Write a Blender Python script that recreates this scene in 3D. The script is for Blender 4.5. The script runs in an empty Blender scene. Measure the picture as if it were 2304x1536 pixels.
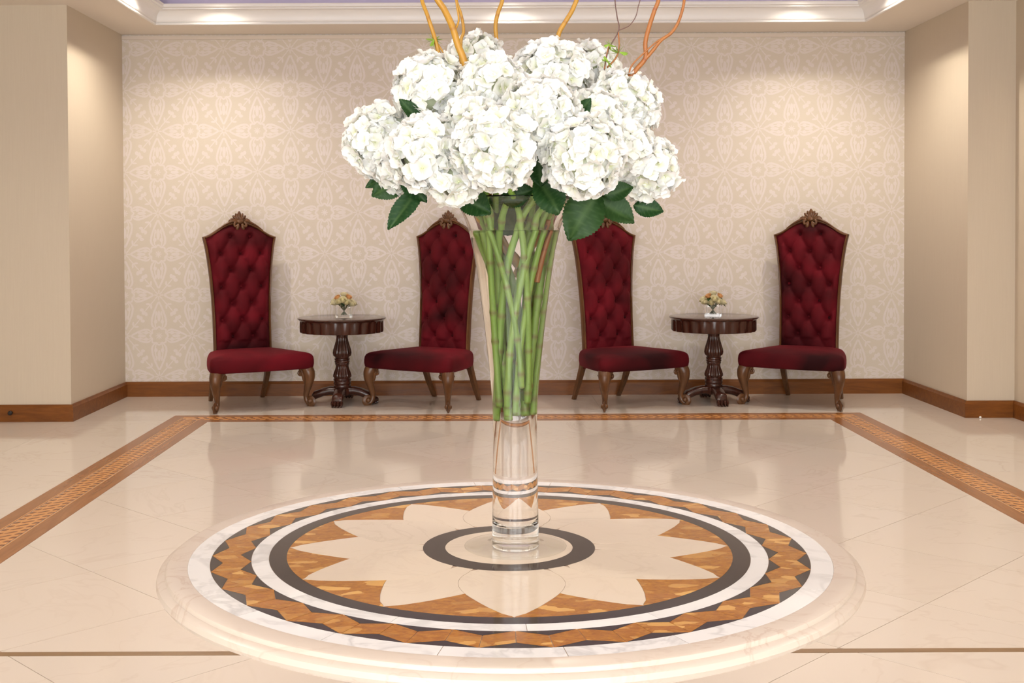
import bpy, bmesh, math, random
from mathutils import Vector, Matrix, Quaternion
from math import pi, sin, cos, sqrt, atan2, radians as R

sc = bpy.context.scene
COL = sc.collection
random.seed(7)

# ------------------------------------------------------------------ camera
H = 1.28
FPX, V0, U0 = 2689.94, 577.49, 1091.67
PITCH, ROLL = -0.0207, 0.0043
M3 = Matrix.Rotation(PITCH, 3, 'X') @ Matrix.Rotation(ROLL, 3, 'Y')
cam_d = bpy.data.cameras.new('camera')
cam = bpy.data.objects.new('camera', cam_d)
COL.objects.link(cam)
rx, fw, up = M3.col[0], M3.col[1], M3.col[2]
mw = Matrix.Identity(4)
for i in range(3):
    mw[i][0], mw[i][1], mw[i][2] = rx[i], up[i], -fw[i]
mw.translation = (0, 0, H)
cam.matrix_world = mw
cam_d.sensor_width = 36
cam_d.lens = FPX / 2304 * 36
cam_d.shift_x = (1152 - U0) / 2304
cam_d.shift_y = (V0 - 768) / 2304
cam_d.clip_start = 0.05
cam_d.clip_end = 60
sc.camera = cam


def at(u, v, y):
    """a point seen at that place of the frame, y metres in front of the camera"""
    d = M3 @ Vector(((u - U0) / FPX, 1, (V0 - v) / FPX))
    return Vector((0, 0, H)) + d * (y / d.y)


# ------------------------------------------------------------------ world, light, exposure
w = bpy.data.worlds.new('world')
sc.world = w
w.use_nodes = True
w.node_tree.nodes['Background'].inputs[0].default_value = (0.75, 0.86, 1.0, 1)
w.node_tree.nodes['Background'].inputs[1].default_value = 0.6
vs = sc.view_settings
vs.view_transform = 'Standard'
vs.look = 'None'
vs.gamma = 1
vs.use_curve_mapping = False
vs.exposure = 0.28
cy = sc.cycles
cy.max_bounces = 9
cy.diffuse_bounces = 3
cy.glossy_bounces = 3
cy.transmission_bounces = 9
cy.transparent_max_bounces = 8
cy.adaptive_threshold = 0.06
cy.use_light_tree = False
cy.sample_clamp_indirect = 8

# room (metres): camera at x 0, y 0; +y towards the papered wall
XL, XR, YB, YP, ZC = -2.831, 3.2856, 9.3753, 8.142, 2.831
XLW, XRW, YF = -4.3, 3.61, -3.6
TX0, TX1, TY0, TY1, ZT = -2.457, 2.848, 1.2, 8.945, 3.03   # ceiling tray


def area_light(name, loc, rot, sx, sy, power, color):
    d = bpy.data.lights.new(name, 'AREA')
    d.shape = 'RECTANGLE'
    d.size, d.size_y, d.energy, d.color = sx, sy, power, color
    o = bpy.data.objects.new(name, d)
    COL.objects.link(o)
    o.location, o.rotation_euler = loc, rot
    return o


# daylight entering by the three tall windows of the wall behind the camera
for i, x in enumerate((-2.6, -0.2, 2.2)):
    area_light('window_daylight', (x, YF + 0.06, 1.45), (R(90), 0, 0), 1.9, 2.3, 108, (0.94, 0.98, 1.0))

# ------------------------------------------------------------------ node helpers
class G:
    def __init__(s, nt):
        s.nt = nt

    def node(s, kind, **kw):
        n = s.nt.nodes.new(kind)
        for k, v in kw.items():
            setattr(n, k, v)
        return n

    def link(s, a, b):
        s.nt.links.new(a, b)

    def set(s, inp, v):
        if isinstance(v, E_):
            s.link(v.o, inp)
        elif isinstance(v, bpy.types.NodeSocket):
            s.link(v, inp)
        else:
            inp.default_value = v

    def m(s, op, *a):
        n = s.node('ShaderNodeMath', operation=op)
        for i, v in enumerate(a):
            s.set(n.inputs[i], v)
        return E_(s, n.outputs[0])

    def coords(s, kind='Object'):
        return s.node('ShaderNodeTexCoord').outputs[kind]

    def rnd(s):
        return E_(s, s.node('ShaderNodeObjectInfo').outputs['Random'])

    def vec(s, x, y, z):
        n = s.node('ShaderNodeCombineXYZ')
        for i, v in enumerate((x, y, z)):
            s.set(n.inputs[i], v)
        return n.outputs[0]

    def sep(s, v):
        n = s.node('ShaderNodeSeparateXYZ')
        s.link(v, n.inputs[0])
        return [E_(s, o) for o in n.outputs]

    def shifted(s, v, amount=50.0):
        r = s.rnd() * amount
        n = s.node('ShaderNodeVectorMath', operation='ADD')
        s.link(v, n.inputs[0])
        s.link(s.vec(r, r * 1.7, r * 0.6), n.inputs[1])
        return n.outputs[0]

    def scaled(s, v, sx, sy, sz):
        n = s.node('ShaderNodeVectorMath', operation='MULTIPLY')
        s.link(v, n.inputs[0])
        n.inputs[1].default_value = (sx, sy, sz)
        return n.outputs[0]

    def noise(s, v, scale, detail=4, rough=0.5, dist=0.0):
        n = s.node('ShaderNodeTexNoise')
        s.link(v, n.inputs['Vector'])
        n.inputs['Scale'].default_value = scale
        n.inputs['Detail'].default_value = detail
        n.inputs['Roughness'].default_value = rough
        n.inputs['Distortion'].default_value = dist
        return E_(s, n.outputs[0])

    def ramp(s, fac, stops):
        n = s.node('ShaderNodeValToRGB')
        s.set(n.inputs[0], fac)
        el = n.color_ramp.elements
        while len(el) < len(stops):
            el.new(0.5)
        for e, (p, c) in zip(el, stops):
            e.position = p
            e.color = (*c, 1) if len(c) == 3 else c
        return n.outputs[0]

    def mix(s, fac, a, b, blend='MIX'):
        n = s.node('ShaderNodeMix', data_type='RGBA', blend_type=blend)
        s.set(n.inputs[0], fac)
        for i, v in ((6, a), (7, b)):
            s.set(n.inputs[i], (*v, 1) if isinstance(v, tuple) and len(v) == 3 else v)
        return n.outputs[2]

    def bump(s, h, strength, dist=0.01):
        n = s.node('ShaderNodeBump')
        s.set(n.inputs['Height'], h)
        n.inputs['Strength'].default_value = strength
        n.inputs['Distance'].default_value = dist
        return n.outputs[0]


class E_:
    def __init__(s, g, o):
        s.g, s.o = g, o

    def __add__(s, b): return s.g.m('ADD', s, b)
    def __radd__(s, b): return s.g.m('ADD', b, s)
    def __sub__(s, b): return s.g.m('SUBTRACT', s, b)
    def __rsub__(s, b): return s.g.m('SUBTRACT', b, s)
    def __mul__(s, b): return s.g.m('MULTIPLY', s, b)
    def __rmul__(s, b): return s.g.m('MULTIPLY', b, s)
    def __truediv__(s, b): return s.g.m('DIVIDE', s, b)
    def __lt__(s, b): return s.g.m('LESS_THAN', s, b)
    def __gt__(s, b): return s.g.m('GREATER_THAN', s, b)
    def abs(s): return s.g.m('ABSOLUTE', s)
    def sqrt(s): return s.g.m('SQRT', s)
    def pow(s, b): return s.g.m('POWER', s, b)
    def max(s, b): return s.g.m('MAXIMUM', s, b)
    def min(s, b): return s.g.m('MINIMUM', s, b)
    def cos(s): return s.g.m('COSINE', s)


def mat(name, color=(0.8, 0.8, 0.8), rough=0.5, **kw):
    m = bpy.data.materials.new(name)
    m.use_nodes = True
    b = m.node_tree.nodes['Principled BSDF']
    b.inputs['Base Color'].default_value = (*color, 1)
    b.inputs['Roughness'].default_value = rough
    for k, v in kw.items():
        b.inputs[k.replace('_', ' ')].default_value = v
    return m, G(m.node_tree), b


def marble(name, base, vein, scale=3.0, vein_amt=0.5, rough=0.1, var=0.06, cloud=None, spec=0.5, width=0.035, tint=0.5):
    m, g, b = mat(name, base, rough, Specular_IOR_Level=spec)
    v = g.shifted(g.coords(), 40.0)
    n1 = g.noise(v, scale, 4, 0.6, 1.2)
    n2 = g.noise(v, scale * 0.5, 2, 0.5)
    v1 = g.m('SMOOTH_MIN', (n1 - 0.5).abs() / width, 1.0, 0.2)
    fac = (1.0 - v1).max(0.0) * (n2 * 2.2 - 0.5).max(0.0).min(1.0) * vein_amt
    c2 = cloud or tuple(min(1, c * 1.06) for c in base)
    base_c = g.mix((n2 * 2.4 - 0.7).max(0.0).min(1.0) * tint, base, c2)
    col = g.mix(fac, base_c, vein)
    val = g.node('ShaderNodeHueSaturation')
    g.set(val.inputs['Value'], 1.0 - var + g.rnd() * (2 * var))
    g.link(col, val.inputs['Color'])
    g.link(val.outputs[0], b.inputs['Base Color'])
    return m


def wood(name, dark, light, axis='X', rough=0.35, scale=1.0, spec=0.5):
    m, g, b = mat(name, dark, rough, Specular_IOR_Level=spec)
    k = {'X': (0.12, 1, 1), 'Y': (1, 0.12, 1), 'Z': (1, 1, 0.12)}[axis]
    v = g.scaled(g.shifted(g.coords(), 9.0), *k)
    n1 = g.noise(v, 22 * scale, 5, 0.6, 1.5)
    n2 = g.noise(v, 140 * scale, 3, 0.6)
    col = g.ramp(n1 * 0.75 + n2 * 0.25, [(0.3, dark), (0.72, light)])
    g.link(col, b.inputs['Base Color'])
    g.link(g.bump(n2, 0.08, 0.002), b.inputs['Normal'])
    return m


def glass(name, ior, color=(1, 1, 1)):
    m = bpy.data.materials.new(name)
    m.use_nodes = True
    nt = m.node_tree
    nt.nodes.remove(nt.nodes['Principled BSDF'])
    n = nt.nodes.new('ShaderNodeBsdfGlass')
    n.inputs['Color'].default_value = (*color, 1)
    n.inputs['Roughness'].default_value = 0.0
    n.inputs['IOR'].default_value = ior
    nt.links.new(n.outputs[0], nt.nodes['Material Output'].inputs[0])
    return m


# ------------------------------------------------------------------ materials
M = {}
M['floor'] = marble('floor_marble', (0.675, 0.585, 0.50), (0.52, 0.41, 0.33), 1.6, 0.30, 0.075, 0.022, (0.70, 0.625, 0.555), spec=0.36, width=0.02, tint=0.6)
M['grout'] = mat('floor_joint', (0.40, 0.32, 0.25), 0.7)[0]
M['strip'] = wood('floor_strip_wood', (0.20, 0.11, 0.045), (0.30, 0.18, 0.09), 'X', 0.3)
M['border_dark'] = wood('border_dark_wood', (0.25, 0.085, 0.022), (0.36, 0.145, 0.045), 'Y', 0.22, 0.6, spec=0.4)
M['border_dark_x'] = wood('border_dark_wood_cross', (0.25, 0.085, 0.022), (0.36, 0.145, 0.045), 'X', 0.22, 0.6, spec=0.4)
M['border_light'] = wood('border_light_wood', (0.55, 0.24, 0.075), (0.66, 0.32, 0.11), 'Y', 0.25, 0.8, spec=0.4)
M['inlay_dark'] = wood('inlay_dark_wood', (0.19, 0.062, 0.018), (0.27, 0.095, 0.03), 'X', 0.25, 1.0, spec=0.4)
M['base'] = wood('baseboard_wood', (0.13, 0.037, 0.005), (0.26, 0.088, 0.014), 'X', 0.38, 0.7, spec=0.3)
M['base_y'] = wood('baseboard_wood_cross', (0.13, 0.037, 0.005), (0.26, 0.088, 0.014), 'Y', 0.38, 0.7, spec=0.3)
M['chairwood'] = wood('carved_walnut', (0.065, 0.025, 0.009), (0.18, 0.074, 0.025), 'Z', 0.32, 1.0)
M['mahogany_top'] = wood('polished_mahogany', (0.030, 0.009, 0.006), (0.080, 0.026, 0.015), 'X', 0.10, 0.8, spec=0.8)
M['mahogany'] = wood('dark_mahogany', (0.028, 0.008, 0.005), (0.075, 0.022, 0.012), 'Z', 0.22, 0.8)
M['ceiling'] = mat('ceiling_paint', (0.86, 0.78, 0.69), 0.7)[0]
M['crown'] = mat('crown_paint', (0.93, 0.90, 0.87), 0.35)[0]
M['lavender'] = mat('tray_violet_glow', (0.78, 0.68, 0.88), 0.7)[0]  # violet glow of the cove light put into the tray's base colour
M['frieze'] = mat('frieze_paint', (0.72, 0.62, 0.53), 0.6)[0]
M['black'] = mat('black_rubber', (0.012, 0.010, 0.010), 0.4)[0]
M['white_frame'] = mat('window_frame_paint', (0.8, 0.78, 0.74), 0.4)[0]
M['scrap'] = mat('white_paper', (0.9, 0.9, 0.88), 0.6)[0]
m, g, b = mat('window_pane_glass', (0.8, 0.9, 1.0), 0.05)
b.inputs['Alpha'].default_value = 0.15
M['pane'] = m


def plain_wall():
    m, g, b = mat('side_wallcovering', (0.66, 0.53, 0.40), 0.6)
    v = g.coords()
    n = g.noise(g.scaled(v, 40, 40, 1.2), 4, 4, 0.6)
    n2 = g.noise(v, 260, 2)
    g.link(g.mix(n, (0.62, 0.52, 0.40), (0.67, 0.575, 0.45)), b.inputs['Base Color'])
    g.link(g.bump(n2, 0.15, 0.002), b.inputs['Normal'])
    return m


M['wall'] = plain_wall()


def wallpaper():
    m, g, b = mat('damask_wallpaper', (0.7, 0.6, 0.5), 0.55)
    x, y, z = g.sep(g.coords())
    K = 0.003485                                   # one pattern unit in metres
    A, B = 75.0, 92.0
    wob = g.noise(g.coords(), 60, 2)
    ux = (x + 1.257) / K + (wob - 0.5) * 2.0
    vz = (z - 1.117) / K + (wob - 0.5) * 2.0
    U = g.m('PINGPONG', ux, A)
    V = g.m('PINGPONG', vz, B)
    far = (U / A + V / B) > 1.0                    # half-drop repeat: fold onto one triangle
    U = U + far * (A - U * 2.0)
    V = V + far * (B - V * 2.0)

    def ell(u, v, cu, cv, a, c):
        du, dv = (u - cu) / a, (v - cv) / c
        return (du * du + dv * dv) < 1.0

    def ring(u, v, cu, cv, r, t):
        du, dv = u - cu, v - cv
        return ((du * du + dv * dv).sqrt() - r).abs() < t

    def F(u, v):
        out = []
        # upright and lying teardrops
        for p, q, s0, L, wd in ((v, u, 15.0, 62.0, 25.0), (u, v, 12.0, 47.0, 22.0)):
            t = ((p - s0) / L).max(0.0).min(1.0)
            wv = t.pow(0.85) * (1.0 - t.pow(4.0)).max(0.0).sqrt() * wd
            inside = (p > s0) * (p < s0 + L)
            out.append(((q - wv).abs() < 2.3) * inside)
            out.append(((q - wv * 0.55).abs() < 1.4) * inside * (t > 0.35) * (t < 0.95))
            out.append(ell(p, q, s0 + L * 0.52, 0.0, L * 0.2, 3.6))
            out.append(ell(p, q, s0 + L * 0.72, 7.5, 4.5, 4.0))
            out.append(ell(p, q, s0 + L * 0.42, 6.0, 5.0, 2.4))
        # rosette between two teardrops
        near_b = (v / B) > (u / A)
        du, dv = u - (1.0 - near_b) * A, near_b * B - v
        d = (du * du + dv * dv).sqrt()
        a = g.m('ARCTAN2', dv, du)
        lob = (a * 8.0).cos()
        out.append((d - (lob * 1.8 + 18.5)).abs() < 2.0)
        out.append(d < (lob * 2.6 + 5.5))
        # star at the crossing
        d0 = (u * u + v * v).sqrt()
        a0 = g.m('ARCTAN2', v, u)
        out.append((d0 < ((a0 * 8.0).cos() * 4.5 + 7.5)) * (d0 > 2.5))
        # diagonal stalk with a bud and side curls
        out.append(((v - u * 1.15).abs() < 1.8) * (u > 8.0) * (u < 31.0))
        out.append(ell(u, v, 34.0, 40.0, 4.6, 4.6))
        out.append(ell(u, v, 28.5, 43.0, 3.6, 4.6))
        out.append(ell(u, v, 38.5, 33.5, 4.6, 3.6))
        out.append(ell(u, v, 24.0, 20.5, 5.2, 2.2))
        out.append(ell(u, v, 17.0, 26.5, 2.2, 5.2))
        s = out[0]
        for o in out[1:]:
            s = s.max(o)
        return s

    mask = F(U, V)
    fade = g.noise(g.coords(), 9, 3)
    mask = mask * (fade * 0.6 + 0.55).min(1.0)
    weave = g.noise(g.scaled(g.coords(), 1, 1, 1), 420, 2)
    ground = g.mix(weave, (0.665, 0.58, 0.48), (0.71, 0.63, 0.53))
    print_c = g.mix(weave, (0.755, 0.67, 0.63), (0.785, 0.70, 0.665))
    g.link(g.mix(mask, ground, print_c), b.inputs['Base Color'])
    g.set(b.inputs['Roughness'], 0.62 - mask * 0.2)
    g.link(g.bump(mask, 0.12, 0.002), b.inputs['Normal'])
    return m


M['paper'] = wallpaper()


def velvet():
    m, g, b = mat('red_velvet', (0.11, 0.004, 0.009), 0.75, Sheen_Weight=0.16, Sheen_Roughness=0.35, Specular_IOR_Level=0.15)
    b.inputs['Sheen Tint'].default_value = (0.8, 0.08, 0.12, 1)
    v = g.shifted(g.coords(), 12.0)
    nap = g.noise(g.scaled(v, 1, 1, 1.5), 1.9, 2, 0.5, 0.4)
    fine = g.noise(v, 700, 2)
    col = g.ramp(nap, [(0.30, (0.020, 0.0012, 0.0025)), (0.50, (0.080, 0.0030, 0.0065)), (0.68, (0.150, 0.005, 0.012))])
    g.link(col, b.inputs['Base Color'])
    g.link(g.bump(fine, 0.25, 0.002), b.inputs['Normal'])
    return m


M['velvet'] = velvet()


def breccia():
    m, g, b = mat('amber_breccia_marble', (0.6, 0.27, 0.04), 0.10, Specular_IOR_Level=0.3)
    v = g.shifted(g.coords(), 30.0)
    vs_ = g.scaled(v, 1.0, 1.9, 1.0)
    wob = g.noise(vs_, 26, 3, 0.6)
    vor = g.node('ShaderNodeTexVoronoi')
    n = g.node('ShaderNodeVectorMath', operation='ADD')
    g.link(vs_, n.inputs[0])
    g.link(g.vec(wob * 0.03, wob * 0.02, wob * 0.01), n.inputs[1])
    g.link(n.outputs[0], vor.inputs['Vector'])
    vor.inputs['Scale'].default_value = 26
    cell = g.sep(vor.outputs['Color'])[0]
    fine = g.noise(vs_, 70, 5, 0.65, 0.8)
    base = g.ramp(fine, [(0.3, (0.27, 0.090, 0.011)), (0.55, (0.44, 0.170, 0.018)), (0.75, (0.56, 0.24, 0.032))])
    col = g.mix((cell - 0.80).max(0.0) * 4.0, base, (0.80, 0.46, 0.13))
    edge = (g.m('SUBTRACT', 0.10, E_(g, vor.outputs['Distance']))).max(0.0) * 0.0
    col = g.mix((0.2 - cell).max(0.0) * 2.0 + edge, col, (0.40, 0.14, 0.028))
    g.link(col, b.inputs['Base Color'])
    return m


M['amber'] = breccia()
M['cream'] = marble('cream_marble', (0.76, 0.64, 0.515), (0.62, 0.50, 0.39), 7, 0.35, 0.09, 0.025, (0.79, 0.685, 0.57))
M['edge'] = marble('pink_cream_marble', (0.64, 0.545, 0.465), (0.50, 0.36, 0.28), 7, 0.5, 0.30, 0.0, (0.68, 0.595, 0.525), width=0.03, spec=0.35)
M['white'] = marble('white_veined_marble', (0.90, 0.89, 0.89), (0.42, 0.41, 0.42), 5, 0.55, 0.08, 0.03, (0.76, 0.755, 0.76), width=0.05, tint=0.5)
M['dark'] = marble('dark_brown_marble', (0.036, 0.026, 0.025), (0.085, 0.065, 0.06), 20, 0.3, 0.09, 0.05, spec=0.3)
M['seam'] = mat('inlay_seam', (0.36, 0.25, 0.17), 0.5)[0]
M['glass'] = glass('clear_glass', 1.48)
M['water_side'] = glass('water_in_glass', 1.333 / 1.48)
M['water_top'] = glass('water_surface', 1.333)
m = bpy.data.materials.new('sheet_glass')          # flat thin glass: passes light, mirrors by Fresnel
m.use_nodes = True
g = G(m.node_tree)
fr = g.node('ShaderNodeLayerWeight')
fac = E_(g, fr.outputs['Facing']).pow(5.0) * 0.55 + 0.02
tr, gl, mx = g.node('ShaderNodeBsdfTransparent'), g.node('ShaderNodeBsdfGlossy'), g.node('ShaderNodeMixShader')
tr.inputs[0].default_value = (0.985, 0.99, 0.985, 1)
gl.inputs['Roughness'].default_value = 0.02
g.link(fac.o, mx.inputs[0])
g.link(tr.outputs[0], mx.inputs[1])
g.link(gl.outputs[0], mx.inputs[2])
g.link(mx.outputs[0], m.node_tree.nodes['Material Output'].inputs[0])
M['sheet_glass'] = m
M['thin_glass'] = glass('small_vase_glass', 1.45)


def petal_mat(name, tint, centre, trans=0.35):
    m = bpy.data.materials.new(name)
    m.use_nodes = True
    g = G(m.node_tree)
    b = m.node_tree.nodes['Principled BSDF']
    at_ = g.node('ShaderNodeAttribute', attribute_name='tone')
    hs = g.rnd()
    tip = g.mix(hs * 0.8, tint, tuple(c * k for c, k in zip(tint, (1.0, 0.985, 0.90))))
    col = g.mix(at_.outputs['Fac'], centre, tip)
    g.link(col, b.inputs['Base Color'])
    b.inputs['Roughness'].default_value = 0.6
    b.inputs['Specular IOR Level'].default_value = 0.2
    t = g.node('ShaderNodeBsdfTranslucent')
    g.link(col, t.inputs[0])
    mx = g.node('ShaderNodeMixShader')
    mx.inputs[0].default_value = trans
    g.link(b.outputs[0], mx.inputs[1])
    g.link(t.outputs[0], mx.inputs[2])
    g.link(mx.outputs[0], m.node_tree.nodes['Material Output'].inputs[0])
    return m


M['petal'] = petal_mat('white_hydrangea_petal', (0.94, 0.94, 0.94), (0.82, 0.84, 0.54), 0.3)
M['head_core'] = mat('hydrangea_stalks', (0.70, 0.74, 0.50), 0.7)[0]
M['rose_cream'] = petal_mat('cream_rose_petal', (0.86, 0.79, 0.55), (0.74, 0.66, 0.30), 0.2)
M['rose_peach'] = petal_mat('peach_rose_petal', (0.83, 0.50, 0.24), (0.72, 0.30, 0.08), 0.2)


def leaf_mat():
    m = bpy.data.materials.new('hydrangea_leaf')
    m.use_nodes = True
    g = G(m.node_tree)
    b = m.node_tree.nodes['Principled BSDF']
    at_ = g.node('ShaderNodeAttribute', attribute_name='tone')
    n = g.noise(g.coords(), 90, 4)
    c1 = g.mix(n, (0.006, 0.034, 0.009), (0.014, 0.062, 0.014))
    c2 = g.mix(g.rnd() * 0.4, c1, (0.045, 0.085, 0.022))
    col = g.mix(E_(g, at_.outputs['Fac']) * 0.55, c2, (0.085, 0.15, 0.05))
    g.link(col, b.inputs['Base Color'])
    b.inputs['Roughness'].default_value = 0.5
    b.inputs['Specular IOR Level'].default_value = 0.25
    t = g.node('ShaderNodeBsdfTranslucent')
    g.link(g.mix(0.5, col, (0.05, 0.15, 0.015)), t.inputs[0])
    mx = g.node('ShaderNodeMixShader')
    mx.inputs[0].default_value = 0.25
    g.link(b.outputs[0], mx.inputs[1])
    g.link(t.outputs[0], mx.inputs[2])
    g.link(mx.outputs[0], m.node_tree.nodes['Material Output'].inputs[0])
    return m


M['leaf'] = leaf_mat()


def stem_mat(name, c1, c2, spot):
    m, g, b = mat(name, c1, 0.45)
    v = g.shifted(g.coords(), 20.0)
    n = g.noise(g.scaled(v, 1, 1, 0.15), 60, 3)
    sp = g.noise(v, 190, 3, 0.6)
    col = g.mix(n, c1, c2)
    at_ = g.node('ShaderNodeAttribute', attribute_name='tone')
    col = g.mix((sp - 0.60).max(0.0) * 3.0, col, spot)
    col = g.mix(at_.outputs['Fac'], col, spot)
    g.link(col, b.inputs['Base Color'])
    return m


M['stem'] = stem_mat('hydrangea_stem', (0.13, 0.26, 0.025), (0.33, 0.48, 0.10), (0.19, 0.14, 0.045))
M['willow'] = stem_mat('golden_willow_bark', (0.38, 0.175, 0.015), (0.50, 0.27, 0.03), (0.28, 0.10, 0.018))
M['willow_red'] = stem_mat('russet_willow_bark', (0.30, 0.095, 0.025), (0.38, 0.145, 0.026), (0.22, 0.05, 0.025))
M['willow_dark'] = stem_mat('dark_twig_bark', (0.085, 0.04, 0.04), (0.16, 0.07, 0.05), (0.06, 0.03, 0.03))
M['bud'] = mat('young_willow_leaf', (0.42, 0.60, 0.10), 0.5)[0]
M['rose_stem'] = mat('rose_stem_green', (0.04, 0.10, 0.03), 0.5)[0]
m, g, b = mat('downlight_lens', (1, 1, 1), 0.4)
b.inputs['Emission Color'].default_value = (1, 0.86, 0.68, 1)
b.inputs['Emission Strength'].default_value = 12
M['lens'] = m


# ------------------------------------------------------------------ mesh helpers
class MB:
    def __init__(s):
        s.v, s.f, s.mi, s.tone = [], [], [], []
        s.cur = 0

    def add(s, vs_, fs, tone=0.0):
        n = len(s.v)
        s.v += [tuple(p) for p in vs_]
        s.tone += ([tone] * len(vs_)) if not isinstance(tone, (list, tuple)) else list(tone)
        s.f += [tuple(i + n for i in f) for f in fs]
        s.mi += [s.cur] * len(fs)
        return s

    def box(s, x0, x1, y0, y1, z0, z1):
        vs_ = [(x, y, z) for z in (z0, z1) for y in (y0, y1) for x in (x0, x1)]
        return s.add(vs_, [(0, 2, 3, 1), (4, 5, 7, 6), (0, 1, 5, 4), (2, 6, 7, 3), (0, 4, 6, 2), (1, 3, 7, 5)])

    def prism(s, poly, z0, z1):
        n = len(poly)
        vs_ = [(x, y, z0) for x, y in poly] + [(x, y, z1) for x, y in poly]
        fs = [tuple(range(n - 1, -1, -1)), tuple(range(n, 2 * n))]
        fs += [(i, (i + 1) % n, n + (i + 1) % n, n + i) for i in range(n)]
        return s.add(vs_, fs)

    def lathe(s, prof, n=48, mod=None, c=(0, 0)):
        vs_, fs = [], []
        for i, (r, z) in enumerate(prof):
            for j in range(n):
                a = 2 * pi * j / n
                rr = r * (mod(a, z) if mod else 1)
                vs_.append((c[0] + rr * cos(a), c[1] + rr * sin(a), z))
        for i in range(len(prof) - 1):
            for j in range(n):
                k = (j + 1) % n
                fs.append((i * n + j, i * n + k, (i + 1) * n + k, (i + 1) * n + j))
        return s.add(vs_, fs)

    def tube(s, pts, rad, n=8, cap=True, flat=None, tone=None):
        pts = [Vector(p) for p in pts]
        if not isinstance(rad, (list, tuple)):
            rad = [rad] * len(pts)
        vs_, fs, tn = [], [], []
        T0 = (pts[1] - pts[0]).normalized()
        ref = Vector((0, 0, 1)) if abs(T0.z) < 0.9 else Vector((1, 0, 0))
        N = T0.cross(ref).normalized()
        for i, p in enumerate(pts):
            T = (pts[min(i + 1, len(pts) - 1)] - pts[max(i - 1, 0)])
            T = T.normalized() if T.length > 1e-9 else T0
            N = (N - T * N.dot(T))
            N = N.normalized() if N.length > 1e-6 else T.orthogonal().normalized()
            Bn = T.cross(N)
            for j in range(n):
                a = 2 * pi * j / n
                vs_.append(p + (N * cos(a) + Bn * sin(a) * (flat or 1)) * rad[i])
                tn.append(tone[i] if tone else 0.0)
        for i in range(len(pts) - 1):
            for j in range(n):
                k = (j + 1) % n
                fs.append((i * n + j, i * n + k, (i + 1) * n + k, (i + 1) * n + j))
        if cap:
            fs.append(tuple(range(n - 1, -1, -1)))
            e = (len(pts) - 1) * n
            fs.append(tuple(range(e, e + n)))
        return s.add(vs_, fs, tn)

    def ball(s, c, ax, rot=None, nu=10, nv=7):
        vs_, fs = [], []
        rot = rot or Matrix.Identity(3)
        c = Vector(c)
        for i in range(nv + 1):
            th = pi * i / nv
            for j in range(nu):
                ph = 2 * pi * j / nu
                vs_.append(c + rot @ Vector((ax[0] * sin(th) * cos(ph), ax[1] * sin(th) * sin(ph), ax[2] * cos(th))))
        for i in range(nv):
            for j in range(nu):
                k = (j + 1) % nu
                fs.append((i * nu + j, (i + 1) * nu + j, (i + 1) * nu + k, i * nu + k))
        return s.add(vs_, fs)

    def rings(s, rings, cap=True):
        n = len(rings[0])
        vs_ = [p for r in rings for p in r]
        fs = []
        for i in range(len(rings) - 1):
            for j in range(n):
                k = (j + 1) % n
                fs.append((i * n + j, i * n + k, (i + 1) * n + k, (i + 1) * n + j))
        if cap:
            fs.append(tuple(range(n - 1, -1, -1)))
            e = (len(rings) - 1) * n
            fs.append(tuple(range(e, e + n)))
        return s.add(vs_, fs)

    def mesh(s, name, mats, smooth=True, angle=40, recalc=True):
        me = bpy.data.meshes.new(name)
        me.from_pydata(s.v, [], s.f)
        for mm in (mats if isinstance(mats, (list, tuple)) else [mats]):
            me.materials.append(mm)
        if any(s.mi):
            me.polygons.foreach_set('material_index', s.mi)
        if any(s.tone):
            a = me.attributes.new('tone', 'FLOAT', 'POINT')
            a.data.foreach_set('value', s.tone)
        if recalc:
            bm = bmesh.new()
            bm.from_mesh(me)
            bmesh.ops.remove_doubles(bm, verts=bm.verts, dist=1e-6)
            bmesh.ops.recalc_face_normals(bm, faces=bm.faces)
            bm.to_mesh(me)
            bm.free()
        me.polygons.foreach_set('use_smooth', [smooth] * len(me.polygons))
        if smooth and angle < 180:
            me.set_sharp_from_angle(angle=R(angle))
        me.update()
        return me

    def obj(s, name, mats, parent=None, smooth=True, angle=40, recalc=True):
        return link(name, s.mesh(name, mats, smooth, angle, recalc), parent)


def link(name, me, parent=None, mtx=None):
    o = bpy.data.objects.new(name, me)
    COL.objects.link(o)
    if parent is not None:
        o.parent = parent
    if mtx is not None:
        o.matrix_basis = mtx
    return o


def empty(name, loc=(0, 0, 0), rz=0.0):
    o = bpy.data.objects.new(name, None)
    o.empty_display_size = 0.1
    COL.objects.link(o)
    o.location = loc
    o.rotation_euler = (0, 0, rz)
    return o


def tag(o, label, cat, group=None):
    o['label'] = label
    o['category'] = cat
    if group:
        o['group'] = group
    return o


def struct(o, label=None):
    o['kind'] = 'structure'
    if label:
        o['label'] = label
    return o


def copy_tree(o, parent=None):
    c = o.copy()
    COL.objects.link(c)
    c.parent = parent
    for ch in o.children:
        copy_tree(ch, c)
    return c


def smooth_path(pts, n=6):
    pts = [Vector(p) for p in pts]
    out = []
    for i in range(len(pts) - 1):
        p0 = pts[max(i - 1, 0)]
        p1, p2 = pts[i], pts[i + 1]
        p3 = pts[min(i + 2, len(pts) - 1)]
        for k in range(n):
            t = k / n
            out.append(0.5 * ((2 * p1) + (p2 - p0) * t + (2 * p0 - 5 * p1 + 4 * p2 - p3) * t * t + (3 * p1 - p0 - 3 * p2 + p3) * t ** 3))
    out.append(pts[-1])
    return out


def interp(tab, x):
    for (x0, y0), (x1, y1) in zip(tab, tab[1:]):
        if x <= x1:
            t = max(0, (x - x0) / (x1 - x0))
            return y0 + (y1 - y0) * t
    return tab[-1][1]


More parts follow.
